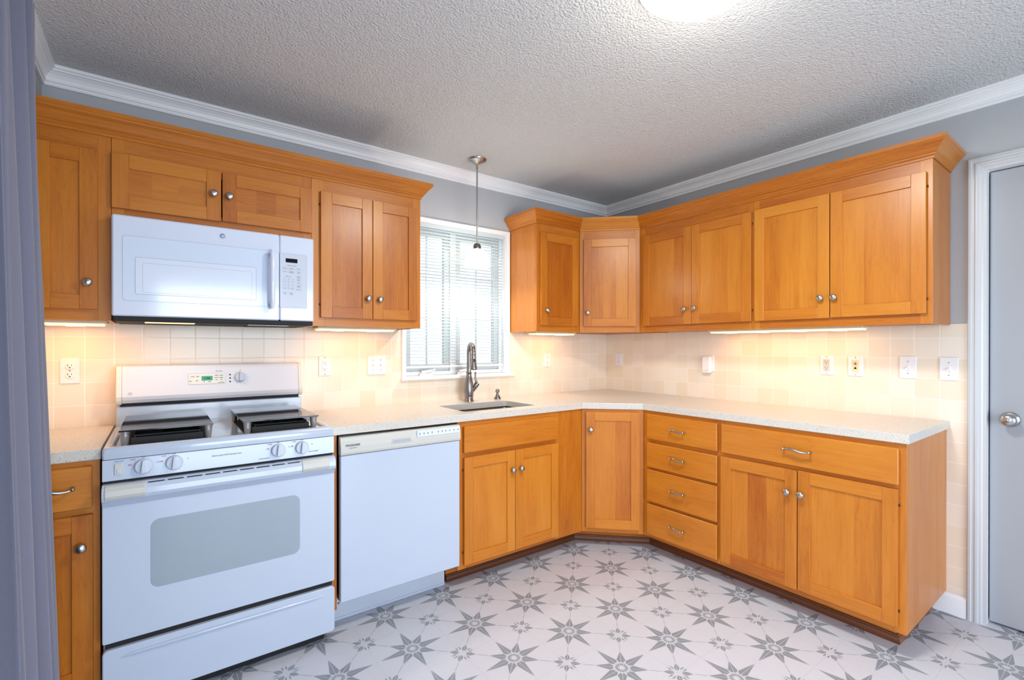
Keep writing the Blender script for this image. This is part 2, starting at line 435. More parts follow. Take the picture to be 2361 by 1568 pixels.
def glass_material():
    m = bpy.data.materials.new('window_glass'); m.use_nodes = True; nt = m.node_tree; nt.nodes.clear(); L = nt.links.new
    o = nt.nodes.new('ShaderNodeOutputMaterial'); t = nt.nodes.new('ShaderNodeBsdfTransparent'); g = nt.nodes.new('ShaderNodeBsdfGlossy'); g.inputs['Roughness'].default_value = .02
    fr = nt.nodes.new('ShaderNodeFresnel'); fr.inputs[0].default_value = 1.35; mx = nt.nodes.new('ShaderNodeMixShader')
    L(fr.outputs[0], mx.inputs[0]); L(t.outputs[0], mx.inputs[1]); L(g.outputs[0], mx.inputs[2]); L(mx.outputs[0], o.inputs[0])
    return m
M['glass'] = glass_material()
M['floor_base'] = mat('pale_vinyl_floor', (.585, .60, .665, 1), .38, bump=(25, .03))
M['floor_star'] = mat('grey_star_print', (.255, .285, .325, 1), .42)
M['floor_seam'] = mat('floor_seam', (.49, .48, .49, 1), .5)

# ------------------------------------------------------------------ the setting
CZL = 2.465           # ceiling height
XL, YF = -3.435, -5.0 # left wall, wall behind the camera
T = .12
def struct(name, mb, m, **k):
    o = mb.build(name, m, **k); o['kind'] = 'structure'; return o

def build_floor():
    b = MB(); S = .308; x0, y0 = -.6435 + S * 2.5, -.6135 + S * 2.5   # a cell corner
    b.mat = 0; b.box(XL - T, T, YF - T, T, -.05, 0)
    z1 = .0004
    def P(cx, cy, r, a): return (cx + r * math.cos(R(a)), cy + r * math.sin(R(a)), z1)
    def up(pts):
        a = (Vector(pts[1]) - Vector(pts[0])).cross(Vector(pts[2]) - Vector(pts[0]))
        b.face(pts if a.z > 0 else pts[::-1])
    def clipped(cx, cy): return XL < cx < 0 and YF < cy < 0
    nx = int((0 - XL) / S) + 3; ny = int((0 - YF) / S) + 3
    for i in range(-1, nx):
        for j in range(-1, ny):
            cx, cy = x0 - S * (i + .5), y0 - S * (j + .5)     # centre of big star
            if clipped(cx, cy):
                b.mat = 1
                for k in range(8):
                    a = 45 * k; tip = .137 if k % 2 == 0 else .102; g = .0011
                    d = Vector((math.cos(R(a)), math.sin(R(a)))); nn = Vector((-d.y, d.x))
                    for sg in (-1, 1):
                        def Q(r, off): v = Vector((cx, cy)) + d * r + nn * off * sg; return (v.x, v.y, z1)
                        up([Q(.0345, g), Q(.0325, .0085), Q(.047, .0182), Q(tip, .0007), Q(tip - .004, g * .8)])
                for k in range(16):
                    a = 22.5 * k + 11.25
                    up([P(cx, cy, .010, a), P(cx, cy, .0215, a - 9.2), P(cx, cy, .030, a), P(cx, cy, .0215, a + 9.2)])
            sx, sy = x0 - S * i, y0 - S * j                    # small star at the cell corner
            if clipped(sx, sy):
                b.mat = 1
                for k in range(4):
                    a = 45 + 90 * k; d = Vector((math.cos(R(a)), math.sin(R(a)))); nn = Vector((-d.y, d.x))
                    for sg in (-1, 1):
                        def Q(r, off): v = Vector((sx, sy)) + d * r + nn * off * sg; return (v.x, v.y, z1)
                        up([Q(.015, .0009), Q(.017, .0050), Q(.033, .0108), Q(.057, .0006), Q(.053, .0009)])
                    for sg in (-1, 1):
                        c0 = a + sg * 20; 
                        pa, pb = P(sx, sy, .021, a + sg * 27), P(sx, sy, .050, a + sg * 36.5)
                        m1, m2 = P(sx, sy, .035, a + sg * 27.5), P(sx, sy, .035, a + sg * 38.5)
                        up([pa, m1, pb, m2])
                for k in range(4):
                    a = 45 + 90 * k; d = Vector((math.cos(R(a)), math.sin(R(a)))); nn = Vector((-d.y, d.x))
                    def Q(r, off): v = Vector((sx, sy)) + d * r + nn * off; return (v.x, v.y, z1)
                    q = Vector((sx, sy)) + d * .16
                    if XL < q.x < 0 and YF < q.y < 0:
                        up([Q(.064, -.0007), Q(.109, -.0007), Q(.109, .0007), Q(.064, .0007)])
    b.mat = 2
    for i in range(nx):
        sx = x0 - S * i
        if XL < sx < 0: up([(sx - .0004, YF, .0002), (sx + .0004, YF, .0002), (sx + .0004, 0, .0002), (sx - .0004, 0, .0002)])
    for j in range(ny):
        sy = y0 - S * j
        if YF < sy < 0: up([(XL, sy - .0004, .0002), (0, sy - .0004, .0002), (0, sy + .0004, .0002), (XL, sy + .0004, .0002)])
    struct('floor', b, [M['floor_base'], M['floor_star'], M['floor_seam']])
build_floor()
b = MB(); b.box(XL - T, T, YF - T, T, CZL, CZL + .05); struct('ceiling', b, M['ceiling'])

# window opening in the back wall, door opening in the right wall, patio openings in the left wall and the wall behind the camera
WX0, WX1, WZ0, WZ1 = -1.815, -1.041, 1.085, 2.086
b = MB(); b.box(XL - T, WX0, 0, T, 0, CZL); b.box(WX1, T, 0, T, 0, CZL); b.box(WX0, WX1, 0, T, 0, WZ0); b.box(WX0, WX1, 0, T, WZ1, CZL)
struct('wall_back', b, M['wall'])
DY0, DY1, DZ = -2.352, -3.125, 2.093
b = MB(); b.box(0, T, 0, DY0 + .022, 0, CZL); b.box(0, T, DY1 - .022, YF, 0, CZL); b.box(0, T, DY0 + .022, DY1 - .022, DZ + .022, CZL)
struct('wall_right', b, M['wall'])
PL = (-1.62, -3.85, .03, 2.12); 
b = MB(); b.box(XL - T, XL, 0, PL[0], 0, CZL); b.box(XL - T, XL, PL[1], YF, 0, CZL); b.box(XL - T, XL, PL[0], PL[1], PL[3], CZL)
struct('wall_left', b, M['wall'])
PF = (-3.15, -.75, .03, 2.12)
b = MB(); b.box(XL - T, PF[0], YF - T, YF, 0, CZL); b.box(PF[1], T, YF - T, YF, 0, CZL); b.box(PF[0], PF[1], YF - T, YF, PF[3], CZL)
struct('wall_front', b, M['wall'])

# crown moulding round the ceiling (mitred, one run)
crown = [(0, 2.385), (.009, 2.385), (.011, 2.389), (.011, 2.395), (.006, 2.397), (.006, 2.400), (.014, 2.402), (.016, 2.408), (.013, 2.412), (.015, 2.419), (.022, 2.431), (.033, 2.441), (.039, 2.443), (.039, 2.449), (.047, 2.451), (.047, CZL - .0005), (0, CZL - .0005)]
b = MB(); b.sweep([(XL + .0005, YF + .0005), (XL + .0005, -.0005), (-.0005, -.0005), (-.0005, YF + .0005)], crown)
struct('trim_1', b, M['white_trim'])

# right wall: door, casing, baseboard
b = MB()
cas = [(0, 0), (0, .012), (.004, .017), (.012, .018), (.016, .013), (.024, .013), (.028, .017), (.036, .017), (.040, .012), (.048, .012), (.054, .008), (.066, .008), (.066, 0)]
def casing(b, y_in, y_out, z_top):  # profile u from outer edge to inner edge, v = projection from the wall (towards -x)
    W_ = .066
    for j in range(len(cas) - 1):
        (u0, v0), (u1, v1) = cas[j], cas[j + 1]
        for side in (0, 1):
            def V(u, v, top):
                yy = (y_out - u) if side == 0 else None
                return (-v, y_out - u, (z_top + W_ - u) if top else 0.0)
            if side == 0: q = [V(u0, v0, 0), V(u1, v1, 0), V(u1, v1, 1), V(u0, v0, 1)]
            else:
                y2 = DY1 - .066
                q = [(-v0, y2 + u0, 0), (-v0, y2 + u0, z_top + W_ - u0), (-v1, y2 + u1, z_top + W_ - u1), (-v1, y2 + u1, 0)]
            b.face(q[::-1])
        q = [(-v0, y_out - u0, z_top + W_ - u0), (-v1, y_out - u1, z_top + W_ - u1), (-v1, DY1 - .066 + u1, z_top + W_ - u1), (-v0, DY1 - .066 + u0, z_top + W_ - u0)]
        b.face(q[::-1])
casing(b, DY0, DY0 + .066, DZ)
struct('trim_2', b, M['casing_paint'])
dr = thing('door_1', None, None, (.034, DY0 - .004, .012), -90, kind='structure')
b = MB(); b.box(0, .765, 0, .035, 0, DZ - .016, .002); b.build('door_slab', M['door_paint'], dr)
b = MB(); b.lathe([(.033, 0), (.033, .004), (.028, .009), (.017, .012), (.012, .016), (.012, .030), (.018, .036), (.027, .044), (.0285, .053), (.025, .062), (.016, .067), (.0001, .068)], (.068, 0, .942), '-y', 32)
b.lathe([(.008, .0675), (.008, .070), (.0001, .070)], (.068, 0, .942), '-y', 16)
b.build('door_knob', M['nickel'], dr)
b = MB(); b.box(-.0135, -.0035, .002, .024, .915, .975, .001); b.build('strike_plate', M['nickel_dark'], dr)
b = MB()  # jamb
b.box(.001, T, DY0 + .0005, DY0 + .0215, 0, DZ + .02); b.box(.001, T, DY1 - .0215, DY1 - .0005, 0, DZ + .02); b.box(.001, T, DY0 + .0005, DY1 - .0005, DZ + .001, DZ + .021)
b.box(.072, .084, DY0 - .012, DY0 + .0005, 0, DZ); b.box(.072, .084, DY0, DY1, DZ - .010, DZ + .001)
struct('trim_3', b, M['white_trim'])
b = MB(); b.box(T + .01, T + .02, -2.2, -3.3, 0, 2.2); struct('dark_door_backing', b, M['blackmatte'])  # black sheet added behind the door to make its edge gap dark
bb = [(0, 0), (.012, 0), (.012, .082), (.008, .092), (.004, .098), (0, .100)]
b = MB(); b.sweep([(-.0005, -2.1615), (-.0005, DY0 + .067)], bb); struct('baseboard_right', b, M['white_trim'])
b = MB(); b.sweep([(-.0005, DY1 - .067), (-.0005, YF + .001)], bb); struct('baseboard_right.001', b, M['white_trim'])

# back-wall window: frame, sashes, glass, stool, cranks
win = thing('window_1', None, None, (0, 0, 0), 0, kind='structure')
b = MB()
for (a0, a1, c0, c1) in ((WX0 - .026, WX0 + .001, WZ0 - .0, WZ1 + .022), (WX1 - .001, WX1 + .024, WZ0, WZ1 + .022)):
    b.box(a0, a1, -.012, -.0005, c0, c1, .002)
b.box(WX0 - .026, WX1 + .024, -.013, -.0005, WZ1 - .001, WZ1 + .023, .002)
b.box(WX0 + .0005, WX0 + .004, 0, .075, WZ0 + .012, WZ1); b.box(WX1 - .004, WX1 - .0005, 0, .075, WZ0 + .012, WZ1); b.box(WX0, WX1, 0, .075, WZ1 - .004, WZ1 - .0005)
b.build('window_casing', M['white_trim'], win)
b = MB(); b.box(WX0 - .034, WX1 + .052, -.034, .0, WZ0 - .012, WZ0 + .010, .003); b.box(WX0 + .001, WX1 - .001, -.001, .078, WZ0 + .0005, WZ0 + .010); b.build('window_sill', M['white_trim'], win)
fx0, fx1, fz0, fz1 = WX0 + .004, WX1 - .004, WZ0 + .011, WZ1 - .004
xm = -1.445
b = MB()
yo, yi = .112, .060
b.box(fx0, fx0 + .022, yi, yo, fz0, fz1, .002); b.box(fx1 - .022, fx1, yi, yo, fz0, fz1, .002); b.box(fx0 + .0215, fx1 - .0215, yi + .001, yo - .001, fz1 - .022, fz1 - .0005); b.box(fx0 + .0215, fx1 - .0215, yi + .001, yo - .001, fz0 + .0005, fz0 + .024)
b.box(xm - .022, xm + .022, yi - .001, yo - .002, fz0 + .001, fz1 - .001, .002)
b.build('window_frame', M['white_trim'], win)
for (a0, a1) in ((fx0 + .022, xm - .022), (xm + .022, fx1 - .022)):
    b = MB(); s_ = .040
    z0, z1 = fz0 + .024, fz1 - .022
    b.box(a0 + .002, a0 + s_, .070, .105, z0 + .002, z1 - .002, .002); b.box(a1 - s_, a1 - .002, .070, .105, z0 + .002, z1 - .002, .002)
    b.box(a0 + s_, a1 - s_, .070, .105, z0 + .002, z0 + .046); b.box(a0 + s_, a1 - s_, .070, .105, z1 - .046, z1 - .002)
    mx_ = (a0 + a1) / 2
    b.box(mx_ - .005, mx_ + .005, .082, .092, z0 + .046, z1 - .046)
    for q in (.36, .70):
        zz_ = z0 + .046 + (z1 - z0 - .092) * q
        b.box(a0 + s_, a1 - s_, .083, .091, zz_ - .005, zz_ + .005)
    sash = b.build('sash', M['sash_paint'], win)
    b = MB(); b.box(a0 + s_ - .004, a1 - s_ + .004, .094, .098, z0 + .04, z1 - .04); b.build('pane', M['glass'], sash)
    # crank operator
    b = MB(); cxk = a0 + .13 if a0 < xm - .1 else a0 + .04
    b.prism([(cxk - .045, .030), (cxk + .05, .030), (cxk + .04, .060), (cxk - .03, .060)], 'z', fz0 - .0005, fz0 + .014)
    b.tube([(cxk - .03, .034, fz0 + .022), (cxk + .03, .030, fz0 + .030), (cxk + .055, .030, fz0 + .034)], [.011, .009, .006], 8)
    b.lathe([(.007, 0), (.009, .006), (.007, .013), (.0001, .014)], (cxk + .055, .024, fz0 + .028), 'z', 12)
    b.build('window_crank', M['white_plastic'], win)

def patio(name, ax, c, a0, a1, z1):
    """sliding patio door in wall 'x' (plane x=c) or 'y' (plane y=c); frame and two glass leaves"""
    p = thing(name, None, None, (0, 0, 0), 0, kind='structure')
    lo, hi = min(a0, a1), max(a0, a1); mid = (lo + hi) / 2
    def bx(b, u0, u1, d0, d1, z0_, z1_):
        if ax == 'y': b.box(u0, u1, c - d1, c - d0, z0_, z1_, .003)
        else: b.box(c - d1, c - d0, u0, u1, z0_, z1_, .003)
    b = MB()
    bx(b, lo + .001, lo + .035, .01, .11, .001, z1 - .001); bx(b, hi - .035, hi - .001, .01, .11, .001, z1 - .001)
    bx(b, lo + .035, hi - .035, .01, .11, z1 - .035, z1 - .001); bx(b, lo + .035, hi - .035, .01, .11, .001, .025)
    b.build('door_frame', M['white_trim'], p)
    for (u0, u1, d) in ((lo + .035, mid + .03, .03), (mid - .03, hi - .035, .065)):
        b = MB()
        bx(b, u0, u0 + .06, d, d + .03, .026, z1 - .036); bx(b, u1 - .06, u1, d, d + .03, .026, z1 - .036)
        bx(b, u0 + .06, u1 - .06, d, d + .03, .026, .10); bx(b, u0 + .06, u1 - .06, d, d + .03, z1 - .10, z1 - .036)
        lf = b.build('door_leaf', M['white_trim'], p)
        b = MB(); bx(b, u0 + .058, u1 - .058, d + .012, d + .018, .098, z1 - .098); b.build('pane', M['glass'], lf)
patio('door_2', 'y', YF, PF[0], PF[1], PF[3])
patio('door_3', 'x', XL, PL[0], PL[1], PL[3])

# tiled backsplash
def splash(name, label, polys):
    b = MB()
    for (a) in polys: b.box(*a)
    o = b.build(name, M['tile']); tag(o, label, 'backsplash'); return o
ZT = 1.3915; tk = .0045
splash('tile_backsplash', 'cream square tiles on the wall behind the stove, window and sink',
       [(XL + .0055, WX0 - .027, -tk, -.0003, .20, ZT), (WX0 - .027, WX1 + .025, -tk, -.0003, .20, WZ0 - .013), (WX1 + .025, -.0055, -tk, -.0003, .20, ZT)])
splash('tile_backsplash', 'cream square tiles on the right wall running down beside the white door',
       [(-tk, -.0003, -.0003, DY0 + .067, .101, ZT)])
splash('tile_backsplash', 'short strip of cream tiles on the left wall beside the curtain',
       [(XL + .0003, XL + tk, -.0003, -.66, .20, ZT)])

# ------------------------------------------------------------------ hardware
def knob_mesh(b, x, y, z, r=.0158):
    b.lathe([(.0085, 0), (.0085, .003), (.0055, .006), (.0055, .012), (r * .72, .015), (r, .019), (r, .0225), (r * .86, .026), (r * .5, .0285), (.0001, .029)], (x, y, z), '-y', 24)
def pull_mesh(b, x, y, z, w=.096):
    pts = []; rad = []
    for i in range(17):
        t = i / 16; s_ = math.sin(math.pi * t)
        pts.append((x + (t - .5) * (w + .016), y - .022 - .006 * s_, z + .0045 * math.sin(2 * math.pi * t))); rad.append(.0036 + .0028 * s_ ** 2)
    b.tube(pts, rad, 10)
    for sg in (-1, 1):
        b.lathe([(.0058, 0), (.0058, .003), (.0042, .006), (.0042, .019), (.0062, .022), (.0055, .027), (.0001, .029)], (x + sg * (w / 2 + .005), y, z), '-y', 12)
TH = .019
def front(parent, fr, z0):
    """one door / drawer front in the cabinet's local frame; heights are world heights"""
    x0, x1, a, c = fr['x0'], fr['x1'], fr['z0'] - z0, fr['z1'] - z0
    kind = fr.get('kind', 'door')
    b = MB(); y1 = -.0006; y0 = y1 - TH
    if kind == 'door':
        sw, rw = .054, .056
        base = random.uniform(.2, .7)
        tn = lambda: min(1, max(0, base + random.uniform(-.28, .28)))
        b.board('z', tn()); b.box(x0, x0 + sw, y0, y1, a, c, .0012)
        b.board('z', tn()); b.box(x1 - sw, x1, y0, y1, a, c, .0012)
        b.board('x', tn()); b.box(x0 + sw, x1 - sw, y0, y1, a, a + rw, .0012)
        b.board('x', tn()); b.box(x0 + sw, x1 - sw, y0, y1, c - rw, c, .0012)
        px0, px1 = x0 + sw - .002, x1 - sw + .002
        n = max(1, min(4, round((px1 - px0) / .10))); cuts = [px0] + [px0 + (px1 - px0) * (i + random.uniform(-.18, .18)) / n for i in range(1, n)] + [px1]
        hz = fr.get('hz', False)
        for i in range(len(cuts) - 1):
            b.board('x' if hz else 'z', tn()); b.box(cuts[i], cuts[i + 1], y0 + .008, y1 - .002, a + rw - .002, c - rw + .002)
        nm = 'door'
    else:
        b.board('x', random.uniform(.25, .6)); b.box(x0, x1, y0, y1, a, c, .003); nm = 'drawer_front' if kind == 'drawer' else 'false_front'
    d = b.build(nm, M['wood'], parent)
    if fr.get('knob'):
        b = MB(); knob_mesh(b, fr['knob'][0], y0 - .0002, fr['knob'][1] - z0); b.build('knob', M['nickel'], d)
    if fr.get('pull'):
        b = MB(); pull_mesh(b, fr['pull'][0], y0 - .0002, fr['pull'][1] - z0, fr.get('pw', .096)); b.build('handle', M['nickel'], d)
    if kind == 'door' and fr.get('hinge') is not None:
        hx = x0 - .0022 if fr['hinge'] == 'l' else x1 + .0022
        for hz_ in (a + .065, c - .065):
            b = MB(); b.lathe([(.0026, -.005), (.0026, .005)], (hx, -.0045, hz_), 'z', 8); b.build('hinge', M['hinge'], d)
    return d
def orient(o, x, z):
    """wall A: faces -y; wall B: faces -x; D: the diagonal corner"""
    return {'A': ((x, -o[1], z), 0), 'B': ((-o[1], x, z), -90)}[o[0]]
def cabinet(name, label, cat, o, pos, W, z0, z1, D, fronts, stiles, rails, loc=None, rz=None, poly=None, fz0=None, body_top=None, group=None):
    """W wide in local x; stiles: list of (x0,x1), rails: list of (x0,x1,z0,z1); body behind the face frame"""
    if loc is None: loc, rz = orient(o, pos, z0)
    t = thing(name, label, cat, loc, rz, group)
    b = MB(); H = z1 - z0; g = .0004
    if poly is None:
        b.board('z', .4); b.box(g, .016, TH, D - g, 0, H); b.board('z', .45); b.box(W - .016, W - g, TH, D - g, 0, H)
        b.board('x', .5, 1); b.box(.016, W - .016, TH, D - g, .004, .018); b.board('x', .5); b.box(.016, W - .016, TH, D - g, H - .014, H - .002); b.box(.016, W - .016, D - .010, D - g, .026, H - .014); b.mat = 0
    else:
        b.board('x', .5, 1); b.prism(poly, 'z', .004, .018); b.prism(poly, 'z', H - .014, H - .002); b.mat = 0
        b.board('z', .4)
        ccx = sum(p[0] for p in poly) / len(poly); ccy = sum(p[1] for p in poly) / len(poly)
        for i in range(1, len(poly)):
            p, q = Vector(poly[i]), Vector(poly[(i + 1) % len(poly)]); d = (q - p).normalized(); n = Vector((-d.y, d.x))
            if n.dot(Vector((ccx, ccy)) - p) < 0: n = -n
            b.prism([p, q, q + n * .012, p + n * .012], 'z', .001, H - .001)
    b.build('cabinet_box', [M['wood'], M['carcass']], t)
    b = MB()
    for (a, c) in stiles: b.board('z', random.uniform(.3, .6)); b.box(a + (g if a == 0 else 0), c - (g if abs(c - W) < 1e-6 else 0), 0, TH - g, 0, H, .0006)
    for (a, c, e, f) in rails: b.board('x', random.uniform(.35, .75)); b.box(a, c, .0002, TH - g, e - z0, f - z0)
    b.build('face_frame', M['wood'], t)
    for fr in fronts: front(t, fr, z0)
    return t
UA, BA = .306, .617
UZ0, UZ1 = 1.386, 2.150
DT, DB = 2.058, 1.429
# ---- upper cabinets on the back wall
x0 = XL + .0065; W = -3.1940 - x0
cabinet('wall_cabinet', 'narrow maple wall cabinet left of the microwave, beside the curtain', 'cabinet', ('A', UA), x0, W, UZ0, UZ1, UA - .006,
        [dict(x0=-3.423 - x0, x1=-3.2335 - x0, z0=DB, z1=2.053, knob=(-3.263 - x0, 1.532), hinge='l')],
        [(0, .03), (W - .04, W)], [(.03, W - .04, UZ0, UZ0 + .055), (.03, W - .04, 2.03, UZ1)])
x0 = -3.1935; W = -2.4405 - x0
cabinet('wall_cabinet', 'short wide maple wall cabinet with two flat doors above the microwave', 'cabinet', ('A', UA), x0, W, 1.812, UZ1, UA - .006,
        [dict(x0=-3.1925 - x0, x1=-2.8215 - x0, z0=1.838, z1=DT, knob=(-2.850 - x0, 1.953), hz=True), dict(x0=-2.8165 - x0, x1=-2.4415 - x0, z0=1.841, z1=DT, knob=(-2.791 - x0, 1.951), hz=True)],
        [(0, .04), (W - .04, W)], [(.04, W - .04, 1.812, 1.86), (.04, W - .04, 2.03, UZ1)])
x0 = -2.4400; W = -1.857 - x0
cabinet('wall_cabinet', 'tall double-door maple wall cabinet between the microwave and the window', 'cabinet', ('A', UA), x0, W, UZ0, UZ1, UA - .006,
        [dict(x0=-2.400 - x0, x1=-2.1395 - x0, z0=DB, z1=DT, knob=(-2.165 - x0, 1.535), hinge='l'), dict(x0=-2.1365 - x0, x1=-1.882 - x0, z0=DB, z1=DT, knob=(-2.102 - x0, 1.533), hinge='r')],
        [(0, .062), (W - .045, W)], [(.062, W - .045, UZ0, UZ0 + .06), (.055, W - .045, 2.03, UZ1)])
x0 = -1.010; W = -.6085 - x0
cabinet('wall_cabinet', 'narrow single-door maple wall cabinet just right of the window', 'cabinet', ('A', UA), x0, W, UZ0, UZ1, UA - .006,
        [dict(x0=-.982 - x0, x1=-.643 - x0, z0=DB, z1=DT, knob=(-.937 - x0, 1.530), hinge='r')],
        [(0, .035), (W - .045, W)], [(.035, W - .045, UZ0, UZ0 + .06), (.035, W - .045, 2.03, UZ1)])
# diagonal corner upper: local x runs along the diagonal face from (-.6076,-.306) to (-.306,-.6076)
k = .6076; dW = (k - UA) * math.sqrt(2)
def dg(X, Y, ox, oy):   # world -> local of the diagonal things
    u = (X - ox) / math.sqrt(2) - (Y - oy) / math.sqrt(2); v = (X - ox) / math.sqrt(2) + (Y - oy) / math.sqrt(2); return (u, v)
e = .006
poly = [dg(X, Y, -k, -UA) for X, Y in ((-k + .0135 + e, -UA + .0135), (-k + .001, -UA + .014), (-k + .001, -e), (-e, -e), (-e, -k + .001), (-UA + .014, -k + .001), (-UA + .0135, -k + .0135 + e))]
cabinet('wall_cabinet', 'diagonal maple corner wall cabinet with pale shiny door', 'cabinet', None, 0, dW, UZ0, UZ1, .3,
        [dict(x0=dW / 2 - .184, x1=dW / 2 + .184, z0=DB, z1=2.055, knob=(dW / 2 - .184 + .028, 1.527))],
        [(.0006, .036), (dW - .036, dW - .0006)], [(.036, dW - .036, UZ0, UZ0 + .06), (.036, dW - .036, 2.03, UZ1)],
        loc=(-k, -UA, UZ0), rz=-45, poly=poly)
# ---- upper cabinets on the right wall (local x = -Y)
y0 = -.6085; W = 1.4265 - .6085
cabinet('wall_cabinet', 'double-door maple wall cabinet on the right wall next to the corner', 'cabinet', ('B', UA), y0, W, UZ0, UZ1, UA - .006,
        [dict(x0=.649 + y0, x1=1.0285 + y0, z0=DB - .001, z1=DT, knob=(.986 + y0, 1.526), hinge='l'), dict(x0=1.0315 + y0, x1=1.4175 + y0, z0=DB, z1=DT, knob=(1.048 + .010 + y0, 1.528), hinge='r')],
        [(0, .045), (W - .03, W)], [(.045, W - .03, UZ0, UZ0 + .06), (.045, W - .03, 2.03, UZ1)])
y0 = -1.4270; W = 2.2247 - 1.4270
cabinet('wall_cabinet', 'double-door maple wall cabinet at the door end of the right wall', 'cabinet', ('B', UA), y0, W, UZ0, UZ1, UA - .006,
        [dict(x0=1.437 + y0, x1=1.8205 + y0, z0=DB, z1=DT + .004, knob=(1.783 + y0, 1.532), hinge='l'), dict(x0=1.825 + y0, x1=2.2045 + y0, z0=DB + .002, z1=DT + .004, knob=(1.845 + y0, 1.531), hinge='r')],
        [(0, .03), (W - .045, W)], [(.03, W - .045, UZ0, UZ0 + .06), (.03, W - .045, 2.03, UZ1)])
# crown on the cabinets
ccr = [(.0006, 2.118), (.0055, 2.118), (.0055, 2.127), (.010, 2.131), (.013, 2.134), (.013, 2.138), (.017, 2.141), (.021, 2.146), (.027, 2.156), (.036, 2.168), (.047, 2.179), (.049, 2.183), (.054, 2.187), (.054, 2.203), (.040, 2.203), (.0006, 2.152)]
b = MB(); b.tint = .5; b.sweep([(XL + .006, -UA), (-1.857, -UA), (-1.857, -.006)], ccr)
tag(b.build('crown_molding', M['wood']), 'stepped maple crown molding along the cabinets over the stove', 'molding')
b = MB(); b.tint = .45; b.sweep([(-1.010, -.006), (-1.010, -UA), (-k, -UA), (-UA, -k), (-UA, -2.2247), (-.006, -2.2247)], ccr)
tag(b.build('crown_molding', M['wood']), 'stepped maple crown molding wrapping the corner and right wall cabinets', 'molding')

# ---- base cabinets
BZ0, BZ1 = .106, .887
bd = .131, .696
# left base beside the stove
x0 = XL + .0065; W = -3.2055 - x0
cabinet('base_cabinet', 'narrow maple base cabinet left of the stove, partly behind the curtain', 'cabinet', ('A', BA), x0, W, .106, .893, BA - .006,
        [dict(kind='drawer', x0=-3.428 - x0, x1=-3.2245 - x0, z0=.733, z1=.876, pull=(-3.325 - x0, .808), pw=.096), dict(x0=-3.428 - x0, x1=-3.2235 - x0, z0=.131, z1=.711, knob=(-3.253 - x0, .606))],
        [(0, .03), (W - .04, W)], [(.03, W - .04, .106, .15), (.03, W - .04, .70, .745), (.03, W - .04, .86, .893)])
# strip between stove and dishwasher
b = MB(off=(-2.418, -.3, .105)); b.board('z', .55); b.box(-2.4295, -2.4085, -.617, -.008, .105, BZ1, .001)
tag(b.build('end_panel', M['wood'], loc=(-2.418, -.3, .105)), 'thin upright maple panel between the stove and the dishwasher', 'panel')
x0 = -1.7955; W = -1.0855 - x0
t = cabinet('sink_cabinet', 'maple sink base cabinet with false drawer and two doors', 'cabinet', ('A', BA), x0, W, BZ0, BZ1, BA - .006,
        [dict(kind='false', x0=-1.763 - x0, x1=-1.101 - x0, z0=.721, z1=.863),
         dict(x0=-1.762 - x0, x1=-1.4315 - x0, z0=.131, z1=.697, knob=(-1.453 - x0, .590), hinge='l'), dict(x0=-1.4285 - x0, x1=-1.104 - x0, z0=.131, z1=.697, knob=(-1.395 - x0, .591), hinge='r')],
        [(0, .05), (W - .03, W)], [(.05, W - .03, BZ0, .15), (.05, W - .03, .69, .735), (.05, W - .03, .845, BZ1)])
for c in children(t):                       # the bowl of the sink hangs inside: open the box top
    if c.name.startswith('cabinet_box'):
        b = MB(); H = BZ1 - BZ0
        b.board('z', .4); b.box(.0004, .016, TH, BA - .0065, 0, H); b.box(W - .016, W - .0004, TH, BA - .0065, 0, H)
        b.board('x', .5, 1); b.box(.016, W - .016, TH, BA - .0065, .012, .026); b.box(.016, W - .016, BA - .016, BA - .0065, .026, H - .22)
        old = c; nb = b.build('cabinet_box', [M['wood'], M['carcass']], t)
        bpy.data.objects.remove(old); nb.name = 'cabinet_box'; break
# diagonal corner base
kb = .8897; dWb = (kb - BA) * math.sqrt(2)
polyb = [dg(X, Y, -kb, -BA) for X, Y in ((-kb + .0135 + e, -BA + .0135), (-kb + .001, -BA + .014), (-kb + .001, -e), (-e, -e), (-e, -kb + .001), (-BA + .014, -kb + .001), (-BA + .0135, -kb + .0135 + e))]
t = cabinet('corner_cabinet', 'diagonal maple corner base cabinet with a single tall door', 'cabinet', None, 0, dWb, BZ0, BZ1, .3,
        [dict(x0=dWb / 2 - .166, x1=dWb / 2 + .166, z0=.136, z1=.871, knob=(dWb / 2 - .166 + .030, .760))],
        [(.0006, .036), (dWb - .036, dWb - .0006)], [(.036, dWb - .036, BZ0, .15), (.036, dWb - .036, .855, BZ1)],
        loc=(-kb, -BA, BZ0), rz=-45, poly=polyb)
b = MB(off=(-.98, -.61, BZ0)); b.board('z', .62); b.box(-1.0850, -kb - .0005, -BA, -BA + TH, BZ0, BZ1, .0006); tag(b.build('filler_panel', M['wood'], loc=(-.98, -.61, BZ0)), 'plain flat maple filler panel between the sink cabinet and corner cabinet', 'panel')
